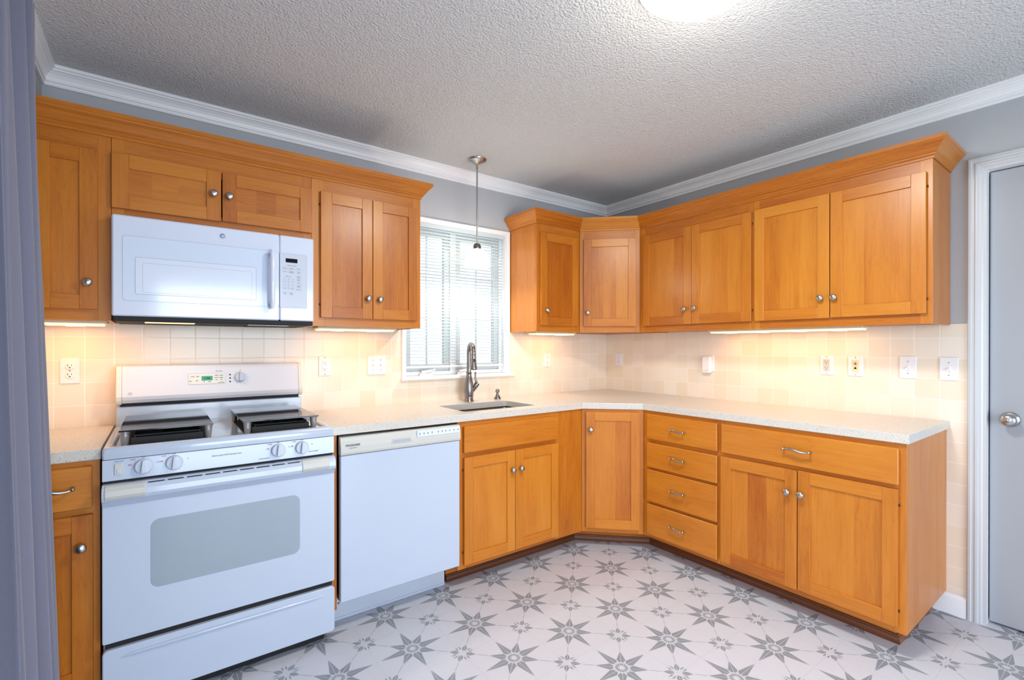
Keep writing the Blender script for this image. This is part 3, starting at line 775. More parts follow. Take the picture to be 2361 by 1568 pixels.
# right-wall bases
y0 = -.8905; W = 1.4035 - .8905
dz = [(.716, .867, .792), (.543, .692, .626), (.332, .527, .435), (.127, .315, .223)]
cabinet('drawer_cabinet', 'maple base cabinet with a stack of four drawers', 'cabinet', ('B', BA), y0, W, BZ0, BZ1, BA - .006,
        [dict(kind='drawer', x0=.925 + y0, x1=1.3915 + y0, z0=a, z1=c, pull=(1.151 + y0, h), pw=.080) for a, c, h in dz],
        [(0, .045), (W - .025, W)], [(.045, W - .025, .106, .14), (.045, W - .025, .300, .345), (.045, W - .025, .515, .555), (.045, W - .025, .68, .73), (.045, W - .025, .855, BZ1)])
y0 = -1.4040; YE = 2.212; W = YE - 1.4040
cabinet('base_cabinet', 'wide maple base cabinet with one long drawer over two doors', 'cabinet', ('B', BA), y0, W, BZ0, BZ1, BA - .006,
        [dict(kind='drawer', x0=1.417 + y0, x1=2.188 + y0, z0=.716, z1=.867, pull=(1.802 + y0, .795), pw=.106),
         dict(x0=1.414 + y0, x1=1.7985 + y0, z0=.131, z1=.695, knob=(1.759 + y0, .589), hinge='l'), dict(x0=1.8025 + y0, x1=2.186 + y0, z0=.134, z1=.698, knob=(1.821 + y0, .590), hinge='r')],
        [(0, .03), (W - .040, W)], [(.03, W - .04, .106, .15), (.03, W - .04, .685, .73), (.03, W - .04, .855, BZ1)])
# toe kick and shoe moulding
kk = .502
dl = 1.5067 - .115 * math.sqrt(2)
tp = [(-1.7955, -kk), (-(dl - kk), -kk), (-kk, -(dl - kk)), (-kk, -2.160), (-.002, -2.160)]
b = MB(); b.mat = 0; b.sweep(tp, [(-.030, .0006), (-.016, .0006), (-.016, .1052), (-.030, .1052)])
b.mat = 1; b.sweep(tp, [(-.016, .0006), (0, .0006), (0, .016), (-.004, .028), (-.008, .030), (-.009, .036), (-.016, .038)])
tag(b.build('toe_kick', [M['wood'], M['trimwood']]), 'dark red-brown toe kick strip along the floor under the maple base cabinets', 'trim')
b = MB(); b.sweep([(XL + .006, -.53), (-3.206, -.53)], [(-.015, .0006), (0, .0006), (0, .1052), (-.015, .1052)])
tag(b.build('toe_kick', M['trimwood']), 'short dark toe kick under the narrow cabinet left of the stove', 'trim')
rg = thing('floor_register', 'black slotted vent grille set in the toe kick below the sink', 'vent', (-1.432, -kk - .001, .042))
b = MB(); b.box(-.143, .143, -.004, .0, 0, .006); b.box(-.143, .143, -.004, 0, .054, .060); b.box(-.143, -.137, -.004, 0, .006, .054); b.box(.137, .143, -.004, 0, .006, .054)
for i in range(4): b.box(-.137, .137, -.0035, -.001, .014 + .010 * i, .018 + .010 * i)
b.build('grille', M['black'], rg)
b = MB(); b.box(-.136, .136, -.0008, 0, .007, .053); b.build('backing', M['blackmatte'], rg)

# ---- countertops
def slab(name, label, outer, hole, z0, z1):
    import bmesh
    bm = bmesh.new(); vo = [bm.verts.new((x, y, 0)) for x, y in outer]; es = [bm.edges.new((vo[i], vo[(i + 1) % len(vo)])) for i in range(len(vo))]
    if hole:
        vh = [bm.verts.new((x, y, 0)) for x, y in hole]; es += [bm.edges.new((vh[i], vh[(i + 1) % len(vh)])) for i in range(len(vh))]
    bmesh.ops.triangle_fill(bm, use_beauty=True, use_dissolve=False, edges=es)
    tris = [[tuple(v.co.xy) for v in f.verts] for f in bm.faces]; bm.free()
    ox, oy = outer[0]
    b = MB(off=(ox, oy, z0))
    def pt(p, z): return (p[0], p[1], z)
    for t in tris:
        a = (t[1][0] - t[0][0]) * (t[2][1] - t[0][1]) - (t[1][1] - t[0][1]) * (t[2][0] - t[0][0])
        if a < 0: t = t[::-1]
        b.face([pt(p, z1) for p in t]); b.face([pt(p, z0) for p in t[::-1]])
    for loop, s_ in ((outer, 1), (hole or [], -1)):
        ar = sum(loop[i][0] * loop[(i + 1) % len(loop)][1] - loop[(i + 1) % len(loop)][0] * loop[i][1] for i in range(len(loop)))
        if ar * s_ < 0: loop = loop[::-1]
        for i in range(len(loop)):
            p, q = loop[i], loop[(i + 1) % len(loop)]
            b.face([pt(p, z0), pt(q, z0), pt(q, z1), pt(p, z1)])
    return tag(b.build(name, M['counter'], loc=(ox, oy, z0), bevel=.0025), label, 'countertop')
def rounded(x0, x1, y0, y1, r, k=6):
    pts = []
    for cx, cy, a0 in ((x1 - r, y0 + r, -90), (x1 - r, y1 - r, 0), (x0 + r, y1 - r, 90), (x0 + r, y0 + r, 180)):
        for i in range(k + 1):
            a = R(a0 + 90 * i / k); pts.append((cx + r * math.cos(a), cy + r * math.sin(a)))
    return pts
CT, CB, CO, CD = .9267, .8885, .632, .8907
SX0, SX1, SY0, SY1 = -1.705, -1.205, -.548, -.222
slab('countertop', 'long speckled cream quartz countertop round the corner with the sink cut in it',
     [(-2.4315, -.0055), (-2.4315, -CO), (-CD, -CO), (-CO, -CD), (-CO, -2.222), (-.0055, -2.222), (-.0055, -.0055)], rounded(SX0, SX1, SY0, SY1, .02), CB, CT)
slab('countertop', 'short speckled cream countertop left of the stove',
     [(XL + .0055, -.0055), (XL + .0055, -CO), (-3.2025, -CO), (-3.2025, -.0055)], None, .8945, .9325)
# sink
sk = thing('kitchen_sink', 'undermount stainless steel sink bowl below the window', 'sink', (-1.455, -.385, .70))
b = MB(off=(-1.455, -.385, .70))
def ring(d, r, z): return [(x, y, z) for x, y in rounded(SX0 - d, SX1 + d, SY0 - d, SY1 + d, r, 6)]
rs = [ring(.022, .03, CB - .0008), ring(.003, .022, CB - .0008), ring(.0, .022, CB - .012), ring(-.006, .04, .74), ring(-.022, .05, .722), ring(-.05, .05, .716)]
ro = [ring(.022, .03, CB - .0028), ring(.006, .03, CB - .004), ring(.004, .03, CB - .014), ring(-.002, .045, .738), ring(-.018, .055, .718), ring(-.05, .05, .712)]
for A_, fl in ((rs, False), (ro, True)):
    for i in range(len(A_) - 1):
        for j in range(len(A_[0])):
            q = [A_[i][j], A_[i][(j + 1) % len(A_[0])], A_[i + 1][(j + 1) % len(A_[0])], A_[i + 1][j]]
            b.face(q if fl else q[::-1], True)
    b.face(A_[-1] if not fl else A_[-1][::-1])
for j in range(len(rs[0])):
    b.face([rs[0][j], rs[0][(j + 1) % len(rs[0])], ro[0][(j + 1) % len(rs[0])], ro[0][j]])
b.build('sink_bowl', M['steel'], sk)
b = MB(); b.lathe([(.045, .0165), (.045, .0195), (.036, .0205), (.030, .0175), (.0001, .017)], (0, 0, 0), 'z', 24); b.build('drain', M['nickel'], sk)
# faucet
FX, FY = -1.424, -.115
fc = thing('kitchen_faucet', 'dark brushed nickel high-arc pull-down faucet behind the sink', 'faucet', (FX, FY, CT + .0003))
b = MB(); b.lathe([(.032, 0), (.032, .006), (.028, .009), (.0285, .03), (.031, .06), (.0305, .09), (.027, .12), (.021, .15), (.0175, .170), (.0170, .182), (.0190, .184), (.0190, .190), (.0165, .192)], (0, 0, 0), 'z', 28)
b.build('faucet_body', M['nickel_dark'], fc)
d = Vector((-.30, -.954, 0)); pts = []; rr = []
for i in range(26):
    t = i / 25
    if t < .35: p = Vector((0, 0, .190 + .13 * t / .35)); 
    else:
        a = math.pi * (t - .35) / .65; rad = .062
        p = Vector((0, 0, .320)) + d * (rad - rad * math.cos(a)) + Vector((0, 0, .052 * math.sin(a) if a < math.pi / 2 else .052 * math.sin(a)))
        if a > math.pi * .85: pass
    pts.append(p); rr.append(.0142)
pts.append(pts[-1] + Vector((0, 0, -.012))); rr.append(.0142)
b = MB(); b.tube(pts, rr, 16); b.build('spout', M['nickel_dark'], fc)
e_ = pts[-1]
b = MB(); b.lathe([(.0142, -.004), (.0155, .0), (.0145, .02), (.0165, .035), (.0185, .06), (.0235, .085), (.024, .094), (.0215, .098)], (e_.x, e_.y, e_.z), Vector((0, 0, -1)), 24); h_ = b.build('spray_head', M['nickel_dark'], fc)
b = MB(); q = d.cross(Vector((0, 0, 1))); c_ = e_ + d * .0162
b.tube([c_ + Vector((0, 0, -.028)), c_ + Vector((0, 0, -.048))], [.0042, .0042], 10); b.build('spray_button', M['blackmatte'], h_)
b = MB(); b.tube([(.018, -.006, .06), (.036, -.016, .088), (.044, -.020, .105)], [.012, .0135, .0155], 14); b.tube([(.040, -.018, .098), (.052, -.024, .118)], [.017, .016], 16)
b.tube([(.046, -.026, .112), (.036, -.028, .14), (.034, -.026, .165), (.037, -.022, .190)], [.0085, .0065, .0060, .0068], 12); b.build('handle', M['nickel_dark'], fc)
sd = thing('soap_dispenser', 'small nickel soap dispenser pump right of the faucet', 'soap dispenser', (-1.202, -.121, CT + .0003))
b = MB(); b.lathe([(.0245, 0), (.0245, .003), (.020, .012), (.014, .022), (.0105, .030), (.0105, .034)], (0, 0, 0), 'z', 24); b.build('collar', M['nickel_dark'], sd)
b = MB(); b.lathe([(.008, .033), (.008, .042), (.013, .045), (.0145, .052), (.013, .062), (.008, .068), (.0001, .069)], (0, 0, 0), 'z', 20); b.tube([(0, 0, .055), (-.016, -.018, .058), (-.024, -.026, .052)], [.0065, .0055, .0045], 10); b.build('pump_head', M['nickel_dark'], sd)

# ------------------------------------------------------------------ microwave (local frame: x from its left side, front at y=0, z up)
MX0, MW, MZ0, MH, MY = -3.189, .743, 1.404, .398, -.375
mw = thing('microwave', 'white over-the-range microwave with a pull handle above the stove', 'microwave', (MX0, MY, MZ0))
b = MB(); b.box(-.0035, MW + .0035, .038, -MY - .008, .004, MH - .001, .002); b.build('housing', M['app_white2'], mw)
b = MB(); b.box(0, MW - .1505, 0, .037, 0, MH, .005)
dw_ = b.build('door', M['mw_white'], mw)
b = MB(); b.plate(.032, MW - .1515, .061, MH - .079, .012, -.0006, .004, .0005); gp = b.build('glass_panel', [M['mw_glass']], dw_)
b = MB(); b.plate(.071, MW - .245, .088, MH - .161, .008, -.0012, .003, .0004); 
b.build('window', M['mw_screen'], gp)
b = MB(); b.mat = 0
def outline(b, x0, x1, z0, z1, r, y, w_):
    A_ = b.rrect(x0, x1, z0, z1, r, y); B_ = b.rrect(x0 + w_, x1 - w_, z0 + w_, z1 - w_, max(r - w_, .001), y)
    for i in range(len(A_)):
        j = (i + 1) % len(A_); b.face([A_[i], A_[j], B_[j], B_[i]])
outline(b, .032, MW - .1515, .061, MH - .079, .012, -.0008, .0012); outline(b, .071, MW - .245, .088, MH - .161, .008, -.0014, .0014); outline(b, .094, MW - .262, .096, MH - .183, .006, -.0014, .0009)
b.build('panel_outline', M['print_light'], gp)
b = MB()
for zz_ in (.070, MH - .098): b.box(MW - .192, MW - .178, -.026, .001, zz_ - .008, zz_ + .008, .002)
b.tube([(MW - .185, -.030, .054), (MW - .185, -.036, .075), (MW - .185, -.038, .18), (MW - .185, -.036, MH - .10), (MW - .185, -.030, MH - .080)], [.0085, .0115, .012, .0115, .0085], 16)
b.build('handle', M['mw_white'], dw_)
b = MB(); b.box(MW - .1490, MW, 0, .037, 0, MH, .005); cp = b.build('control_panel', M['mw_white'], mw)
b = MB(); b.plate(MW - .1485, MW - .032, .060, MH - .083, .006, -.0006, .004, .0004); b.build('keypad', M['app_white2'], cp)
b = MB(); outline(b, MW - .1485, MW - .032, .060, MH - .083, .006, -.0009, .0010); b.build('keypad_outline', M['print_light'], cp)
b = MB(); b.plate(MW - .124, MW - .073, MH - .125, MH - .106, .001, -.0013, .001, .0003, 2); b.build('display', M['lcd_off'], cp)
b = MB(); kx = [MW - .131, MW - .113, MW - .094]
def dash(b, x, z, w_, y=-.0013, h=.0016): b.face([(x - w_ / 2, y, z - h / 2), (x + w_ / 2, y, z - h / 2), (x + w_ / 2, y, z + h / 2), (x - w_ / 2, y, z + h / 2)])
b.text('CONVENIENCE COOKING', .0034, MW - .098, -.0013, MH - .139, bold=.0001)
for (x, z, s_) in ((MW - .128, MH - .153, 'POPCORN'), (MW - .100, MH - .153, 'BEVERAGE'), (MW - .068, MH - .153, 'REHEAT'), (MW - .128, MH - .168, 'POTATO'), (MW - .100, MH - .167, 'SNACKS'), (MW - .100, MH - .171, 'VEGETABLE'), (MW - .068, MH - .167, 'COOK'), (MW - .068, MH - .171, 'TIME'),
                   (MW - .113, MH - .190, 'EXPRESS COOK'), (MW - .068, MH - .188, 'TIME'), (MW - .068, MH - .192, 'DEFROST'), (MW - .068, MH - .203, 'POWER'), (MW - .068, MH - .207, 'LEVEL'), (MW - .068, MH - .219, 'TIMER'), (MW - .068, MH - .233, 'SURFACE'), (MW - .068, MH - .237, 'LIGHT'), (MW - .068, MH - .250, 'VENT FAN'),
                   (MW - .128, MH - .246, 'CLOCK'), (MW - .096, MH - .246, 'ADD 30'), (MW - .128, MH - .268, 'CLEAR'), (MW - .128, MH - .273, 'OFF'), (MW - .100, MH - .268, 'START'), (MW - .100, MH - .273, 'PAUSE')):
    b.text(s_, .0036, x, -.0013, z, bold=.0001)
for i, ch in enumerate('123456789'):
    b.text(ch, .0062, kx[i % 3], -.0013, MH - .203 - .0142 * (i // 3), bold=.0002)
b.text('0', .0062, kx[1], -.0013, MH - .2456, bold=.0002)
b.build('key_lettering', M['print'], cp)
b = MB()
for (x, z, w_) in [(kx[i % 3], MH - .203 - .0142 * (i // 3), .014) for i in range(12)] + [(MW - .128, MH - .153, .022), (MW - .100, MH - .153, .023), (MW - .068, MH - .153, .022), (MW - .128, MH - .168, .022), (MW - .100, MH - .168, .023), (MW - .068, MH - .169, .022)] + [(MW - .068, MH - .190 - .0145 * i, .022) for i in range(5)] + [(MW - .128, MH - .2705, .020), (MW - .100, MH - .2705, .020)]:
    outline(b, x - w_ / 2, x + w_ / 2, z - .006, z + .006, .001, -.0010, .0004)
b.build('key_outlines', M['print_light'], cp)
def monogram(parent, x, y, z, r, m1, m2):
    b = MB(); b.lathe([(r, 0), (r, .0010), (r * .9, .0014), (.0001, .0014)], (x, y, z), '-y', 24); bd_ = b.build('badge', m1, parent)
    b = MB(); b.text('GE', r * 1.0, x, y - .0018, z, bold=.0003)
    n = 28
    for i in range(n):
        a0, a1 = 2 * math.pi * i / n, 2 * math.pi * (i + 1) / n
        r0, r1 = r * .78, r * .86
        b.face([(x + r0 * math.cos(a0), y - .0018, z + r0 * math.sin(a0)), (x + r1 * math.cos(a0), y - .0018, z + r1 * math.sin(a0)), (x + r1 * math.cos(a1), y - .0018, z + r1 * math.sin(a1)), (x + r0 * math.cos(a1), y - .0018, z + r0 * math.sin(a1))])
    b.build('monogram', m2, bd_)
monogram(dw_, .368, -.0002, MH - .038, .0105, M['badge'], M['white_plastic'])
b = MB(); b.box(.004, MW - .004, .003, .36, -.020, -.0006, .002)
for i in range(2): 
    xx = .12 + i * .36
    b.box(xx, xx + .15, .10, .26, -.024, -.020, .001)
vg = b.build('bottom_grille', M['blackmatte'], mw)
for i in range(2):
    b = MB(); xx = .10 + i * .37; b.box(xx, xx + .17, .04, .085, -.0235, -.0205, .001)
    b.build('cooktop_lamp', M['lens'] if i == 0 else M['nickel_dark'], vg)
l = area('cooktop_glow', (MX0 + .185, MY + .0625, MZ0 - .028), (0, 0, 0), .30, .05, .8, (1.0, .84, .66))

# ------------------------------------------------------------------ stove
SXL, SXR, SY = -3.1985, -2.4335, -.655
SW = SXR - SXL
st = thing('stove', 'white freestanding gas range with knobs in front and a clock on the backguard', 'stove', (SXL, SY, 0))
def S(x): return x - SXL
b = MB(); b.box(.002, SW - .002, .012, .62, .045, .895, .003)
b.build('oven_body', M['app_white2'], st)
b = MB(); b.box(.03, SW - .03, .035, .60, .0008, .044); b.build('kick_recess', M['blackmatte'], st)
# cooktop tray with raised rim
b = MB(); zr = .9355; zb = .925
outer = [(0, -.012), (SW, -.012), (SW, .565), (0, .565)]; inner = [(.024, .022), (SW - .024, .022), (SW - .024, .545), (.024, .545)]; inner2 = [(.034, .032), (SW - .034, .032), (SW - .034, .535), (.034, .535)]
def rr3(x0, x1, y0, y1, r, z): return [(x, y, z) for x, y in rounded(x0, x1, y0, y1, r, 4)]
Ls = [rr3(.001, SW - .001, -.0115, .565, .008, .896), rr3(0, SW, -.0125, .565, .008, .912), rr3(.001, SW - .001, -.0115, .565, .010, .929), rr3(.006, SW - .006, -.006, .560, .014, zr), rr3(.022, SW - .022, .020, .548, .022, zr), rr3(.032, SW - .032, .032, .540, .022, zb)]
for i in range(len(Ls) - 1):
    for j in range(len(Ls[0])):
        q = [Ls[i][j], Ls[i][(j + 1) % len(Ls[0])], Ls[i + 1][(j + 1) % len(Ls[0])], Ls[i + 1][j]]; b.face(q, True)
b.face(Ls[-1]); b.face(Ls[0][::-1])
b.build('cooktop', M['app_white'], st)
# black burner wells, burners and grates under the covers
for cx in (.1835, .5685):
    b = MB(); b.plate  # noqa
    pts = rounded(cx - .132, cx + .132, .040, .515, .03, 5)
    b.prism(pts, 'z', zb - .004, zb + .0012)
    for (u0, u1, v0, v1) in ((cx - .108, cx + .108, .052, .056), (cx - .108, cx + .108, .494, .498), (cx - .108, cx - .104, .056, .494), (cx + .104, cx + .108, .056, .494)):
        b.box(u0, u1, v0, v1, zb + .001, zb + .030)
    gq = b.build('burner_well', M['blackmatte'], st)
    for cy in (.155, .405):
        b = MB(); b.lathe([(.05, zb + .001), (.05, zb + .010), (.038, zb + .014), (.034, zb + .022), (.028, zb + .026), (.0001, zb + .027)], (cx, cy, 0), 'z', 20); b.build('burner', M['blackmatte'], gq)
    b = MB(); r_ = .0045; x_0, x_1, y_0, y_1 = cx - .098, cx + .098, .060, .490; zt = zb + .036
    b.tube([(x_0, y_0, zt), (x_1, y_0, zt)], r_, 6); b.tube([(x_0, y_1, zt), (x_1, y_1, zt)], r_, 6); b.tube([(x_0, y_0, zt), (x_0, y_1, zt)], r_, 6); b.tube([(x_1, y_0, zt), (x_1, y_1, zt)], r_, 6); b.tube([(x_0, (y_0 + y_1) / 2, zt), (x_1, (y_0 + y_1) / 2, zt)], r_, 6)
    for (px, py) in ((x_0, y_0), (x_1, y_0), (x_0, y_1), (x_1, y_1)): b.tube([(px, py, zt), (px, py, zb + .001)], r_, 6)
    for cy in (.155, .405):
        for a in range(4):
            a_ = R(90 * a + 45); b.tube([(cx + .03 * math.cos(a_), cy + .03 * math.sin(a_), zt), (cx + .09 * math.cos(a_), cy + .09 * math.sin(a_), zt)], r_, 6)
    b.build('grate', M['blackmatte'], gq)
# front control panel
b = MB(); b.board('x', .5)
b.prism([(-.012, .894), (.012, .894), (.012, .822), (-.0145, .822)], 'x', .001, SW - .001)
pn = b.build('control_panel', M['app_white'], st, bevel=.002)
def py_(z): return -.012 - .0025 * (.894 - z) / .072 - .0006
KN = [S(-3.086), S(-2.998), S(-2.655), S(-2.565)]
for kx_ in KN:
    b = MB(); y_ = py_(.860)
    b.lathe([(.0265, 0), (.0265, .006), (.0245, .012), (.0225, .014), (.021, .014)], (kx_, y_, .861), '-y', 32)
    kb_ = b.build('control_knob', M['app_white2'], st)
    b = MB(); A_ = [(-.0075, -.020), (.0075, -.020), (.0035, .023), (-.0035, .023)]
    b.prism([(kx_ + u, .861 + v) for u, v in A_], 'y', y_ - .026, y_ - .013); b.build('grip', M['app_white2'], kb_, bevel=.0015)
b = MB(); b.plate(S(-3.165), S(-3.142), .840, .880, .003, py_(.86) - .003, py_(.86) + .002, .001); sw_ = b.build('light_switch', M['app_beige'], st)
b = MB(); b.plate(S(-3.159), S(-3.148), .846, .862, .002, py_(.86) - .005, py_(.86) - .002, .001); b.build('rocker', M['app_white2'], sw_)
b = MB(); yy = py_(.87) - .0007
for kx_ in KN:
    b.mat = 0
    for i in range(13):
        a = R(-20 - 220 * i / 12); r0 = .031; x, z = kx_ + r0 * math.cos(a), .861 + r0 * math.sin(a)
        b.face([(x - .0008, yy - .001 * 0, z - .0010), (x + .0008, yy, z - .0010), (x + .0008, yy, z + .0010), (x - .0008, yy, z + .0010)])
    b.text('OFF', .0055, kx_, yy, .8925, bold=.0001); b.text('HI', .0055, kx_ + .040, yy, .870, bold=.0001); 
    b.mat = 1; b.text('LITE', .0055, kx_ - .038, yy, .870, bold=.0002); b.text('IGNITE', .0048, kx_ - .030, yy, .888, bold=.0001)
b.mat = 0
b.text('Extra-Large Self-Cleaning Oven', .0078, S(-2.833), yy, .868, bold=.0001); b.text('OVEN LIGHT', .0045, S(-3.153), yy, .887, bold=.0001)
b.text('SEALED BURNERS', .0048, S(-2.706), py_(.83) - .0007, .834, bold=.0001); b.text('SEALED BURNERS', .0048, S(-2.520), py_(.84) - .0007, .840, bold=.0001)
b.build('panel_lettering', [M['print'], M['print_red']], st)
# black vent gap between the panel and the door
b = MB(); b.box(.004, SW - .004, .0, .0125, .804, .8215); b.build('vent_gap', M['blackmatte'], st)
# oven door
b = MB(); b.plate(.001, SW - .001, .267, .7385, .006, -.018, .010, .002); od = b.build('oven_door', M['app_white'], st)
b = MB(); b.prism([(-.012, .812), (-.022, .811), (-.036, .803), (-.043, .790), (-.044, .772), (-.040, .760), (-.030, .752), (-.020, .738), (-.018, .734), (.010, .734), (.010, .812)], 'x', .001, SW - .001); hb = b.build('door_handle', M['app_white'], od, bevel=.002)
for (a, c, sg) in ((S(-3.190), S(-3.079), 1), (S(-2.570), S(-2.462), -1)):
    b = MB(); pr_ = [(-.024, .812), (-.036, .807), (-.046, .794), (-.048, .776), (-.044, .764), (-.034, .760), (-.024, .762)]
    b.prism(pr_, 'x', a, c); b.build('handle_cap', M['app_beige'], hb, bevel=.003)
b = MB()
n = 9; xs0, xs1 = S(-3.078), S(-2.572)
for i in range(n):
    a = xs0 + (xs1 - xs0) * i / n; 
    q0, q1 = a + .005, a + (xs1 - xs0) / n - .005
    b.prism([(-.0335, .8049), (-.0350, .8058), (-.0302, .8076), (-.028, .8068)], 'x', q0, q1)
b.build('vent_slots', M['lcd_off'], hb)
b = MB(); b.plate(S(-3.067), S(-2.574), .424, .668, .028, -.0190, -.012, .0004, 8); ow = b.build('oven_window', M['oven_glass'], od)
b = MB(); b.box(.008, SW - .008, -.006, .004, .246, .2665); b.build('door_gap', M['blackmatte'], st)
# drawer
b = MB(); b.plate(.001, SW - .001, .050, .2455, .014, -.022, .010, .003); dq = b.build('storage_drawer', M['app_white'], st)
b = MB(); b.tube([(.05, -.0215, .213), (.08, -.024, .217), (SW / 2, -.025, .219), (SW - .08, -.024, .217), (SW - .05, -.0215, .213)], [.002, .005, .006, .005, .002], 10); b.build('drawer_pull_ridge', M['app_white'], dq)
# riser and backguard
b = MB(); b.box(.006, SW - .006, .566, .640, .896, 1.018, .004); b.build('riser', M['app_white'], st)
b = MB(); b.box(.02, SW - .02, .5655, .60, 1.0185, 1.038, 0); b.build('backguard_vent', M['blackmatte'], st)
yb0 = .540
b = MB()
prof = [(yb0 + .004, 1.048), (yb0 + .014, 1.034), (yb0 + .035, 1.030), (.640, 1.030), (.640, 1.196), (yb0 + .040, 1.198), (yb0 + .030, 1.194), (yb0 + .024, 1.182), (yb0, 1.062)]
b.prism(prof, 'x', .026, SW - .024); bgd = b.build('backguard', M['bg_white'], st, bevel=.0025)
prof2 = [(p[0] + .001, p[1] - (.004 if p[1] < 1.06 else -.001)) for p in prof]
for (a, c) in ((.006, .0255), (SW - .0235, SW - .004)):
    b = MB(); b.prism(prof2, 'x', a, c); b.build('backguard_end_cap', M['pale_cream'], st, bevel=.003)
def by(z): return yb0 + .024 * (z - 1.062) / (1.182 - 1.062) - .0008
# things lying on the sloped face are built flat at the mean depth, tilted with the face
tl = math.atan2(.024, .120)
def sloped(b, zc=1.13):
    c_ = Vector((0, by(zc), zc)); Rm = Matrix.Rotation(-tl, 3, 'X')
    b.v = [Rm @ (p - Vector((0, 0, zc))) + c_ for p in b.v]; return b
b = MB(); b.plate(S(-2.934), S(-2.785), 1.105, 1.157, .006, -.001, .002, .0005); sloped(b).build('clock_panel', M['pale_cream'], bgd)
b = MB(); outline(b, S(-2.934), S(-2.785), 1.105, 1.157, .006, -.0013, .0010); sloped(b).build('clock_outline', M['print_light'], bgd)
b = MB(); b.plate(S(-2.882), S(-2.838), 1.122, 1.143, .001, -.0022, 0, .0003, 2); sloped(b).build('clock_display', M['lcd'], bgd)
b = MB(); b.text('1:36', .014, S(-2.860), -.0026, 1.1325, bold=.0002); sloped(b).build('clock_digits', M['lcd_off'], bgd)
b = MB()
for (x, z, s_) in ((-2.822, 1.145, 'BAKE'), (-2.802, 1.145, 'CLEAN'), (-2.822, 1.134, 'CLOCK'), (-2.802, 1.134, 'TIMER'), (-2.822, 1.124, 'ON'), (-2.802, 1.124, 'OFF')):
    b.text(s_, .0052, S(x), -.0020, z, bold=.0002)
sloped(b).build('key_lettering', M['print'], bgd)
b = MB()
for (x, z, s_) in ((-2.917, 1.142, 'LOCK'), (-2.898, 1.142, 'TIME'), (-2.926, 1.120, 'MIN'), (-2.900, 1.122, 'SEC'), (-2.872, 1.116, 'HR'), (-2.850, 1.116, 'MIN')):
    b.text(s_, .0052, S(x), -.0020, z, bold=.0002)
sloped(b).build('clock_lettering', M['print'], bgd)
b = MB(); b.text('ELECTRONIC', .004, S(-2.803), -.002, 1.1105, bold=.0002); b.text('SELF CLEAN', .005, S(-2.812), -.0012, 1.166, bold=.0001)
sloped(b).build('feature_lettering', M['print'], bgd)
b = MB()
for i in range(11):
    a = R(55 - 29 * i)
    x, z = S(-2.722) + .031 * math.cos(a), 1.133 + .031 * math.sin(a)
    dx, dz_ = .0035 * math.cos(a), .0035 * math.sin(a); nx_, nz_ = -.0006 * math.sin(a), .0006 * math.cos(a)
    b.face([(x - nx_, -.0012, z - nz_), (x + dx - nx_, -.0012, z + dz_ - nz_), (x + dx + nx_, -.0012, z + dz_ + nz_), (x + nx_, -.0012, z + nz_)])
b.text('OFF', .0052, S(-2.722), -.0012, 1.166, bold=.0001)
sloped(b).build('dial_markings', M['print'], bgd)
for zz_ in (1.113, 1.130, 1.147):
    b = MB(); b.lathe([(.0036, 0), (.0036, .001), (.0001, .002)], (S(-2.766), 0, zz_), '-y', 12); sloped(b).build('indicator_light', M['lamp_dot'], bgd)
b = MB(); b.lathe([(.0255, 0), (.0255, .006), (.0235, .012), (.021, .013)], (S(-2.722), 0, 1.133), '-y', 32); kb_ = sloped(b).build('oven_knob', M['app_white2'], bgd)
b = MB(); b.prism([(S(-2.722) + u, 1.133 + v) for u, v in ((-.0075, -.019), (.0075, -.019), (.0035, .022), (-.0035, .022))], 'y', -.024, -.012); sloped(b).build('grip', M['app_white2'], kb_, bevel=.0012)
b = MB(); outline(b, S(-3.151), S(-3.137), 1.070, 1.082, .0055, -.0013, .0012); b.text('GE', .006, S(-3.144), -.0013, 1.076, bold=.0002); sloped(b, 1.076).build('badge', M['print_light'], bgd)

# black glass burner covers
def cover(label, x0, x1, y0, y1, rz=0):
    cx, cy = (x0 + x1) / 2, (y0 + y1) / 2
    t = thing('burner_cover', label, 'burner cover', (cx, cy, .9270), rz, 'glass burner covers on the cooktop')
    w_, h_ = (x1 - x0) / 2, (y1 - y0) / 2
    b = MB(); b.box(-w_, w_, -h_, h_, .052, .0575, .001); b.build('glass_top', M['black_glass'], t)
    for sx in (-1, 1):
        for sy in (-1, 1):
            yy_ = sy * (h_ - .022); 
            b = MB(); b.lathe([(.010, .0002), (.011, .004), (.0145, .045), (.0165, .0515)], (sx * (w_ - .0165), yy_, 0), 'z', 18); b.build('foot', M['clear_foot'], t)
    return t
cover('black glass burner cover over the left burners of the stove', -3.157, -2.873, -.615, -.150)
cover('black glass burner cover over the right burners of the stove', -2.773, -2.487, -.625, -.165)

# ------------------------------------------------------------------ dishwasher
DX0, DX1, DYF = -2.4065, -1.7985, -.655
dwt = thing('dishwasher', 'white dishwasher with cream control strip between the stove and sink cabinet', 'dishwasher', (DX0, DYF, 0)); DW = DX1 - DX0
b = MB(); b.box(.004, DW - .004, .030, .60, .1485, .884); b.box(.02, DW - .03, .16, .58, .0008, .148); b.build('tub_housing', M['black'], dwt)
b = MB(); b.box(.004, DW - .003, .0, .029, .148, .7985, .003); b.build('door_panel', M['app_white'], dwt)
b = MB(); b.prism([(-.004, .8005), (-.007, .812), (-.007, .835), (.000, .862), (.002, .874), (.008, .879), (.028, .879), (.028, .8005)], 'x', .002, DW - .0005)
cs = b.build('control_strip', M['app_beige'], dwt, bevel=.003)
b = MB(); x_ = DW * .47; b.prism([(x_ - .052, .826), (x_ + .052, .826), (x_ + .046, .848), (x_ - .046, .848)], 'y', -.0090, -.0030)
b.build('handle_rim', M['app_beige'], cs, bevel=.001)
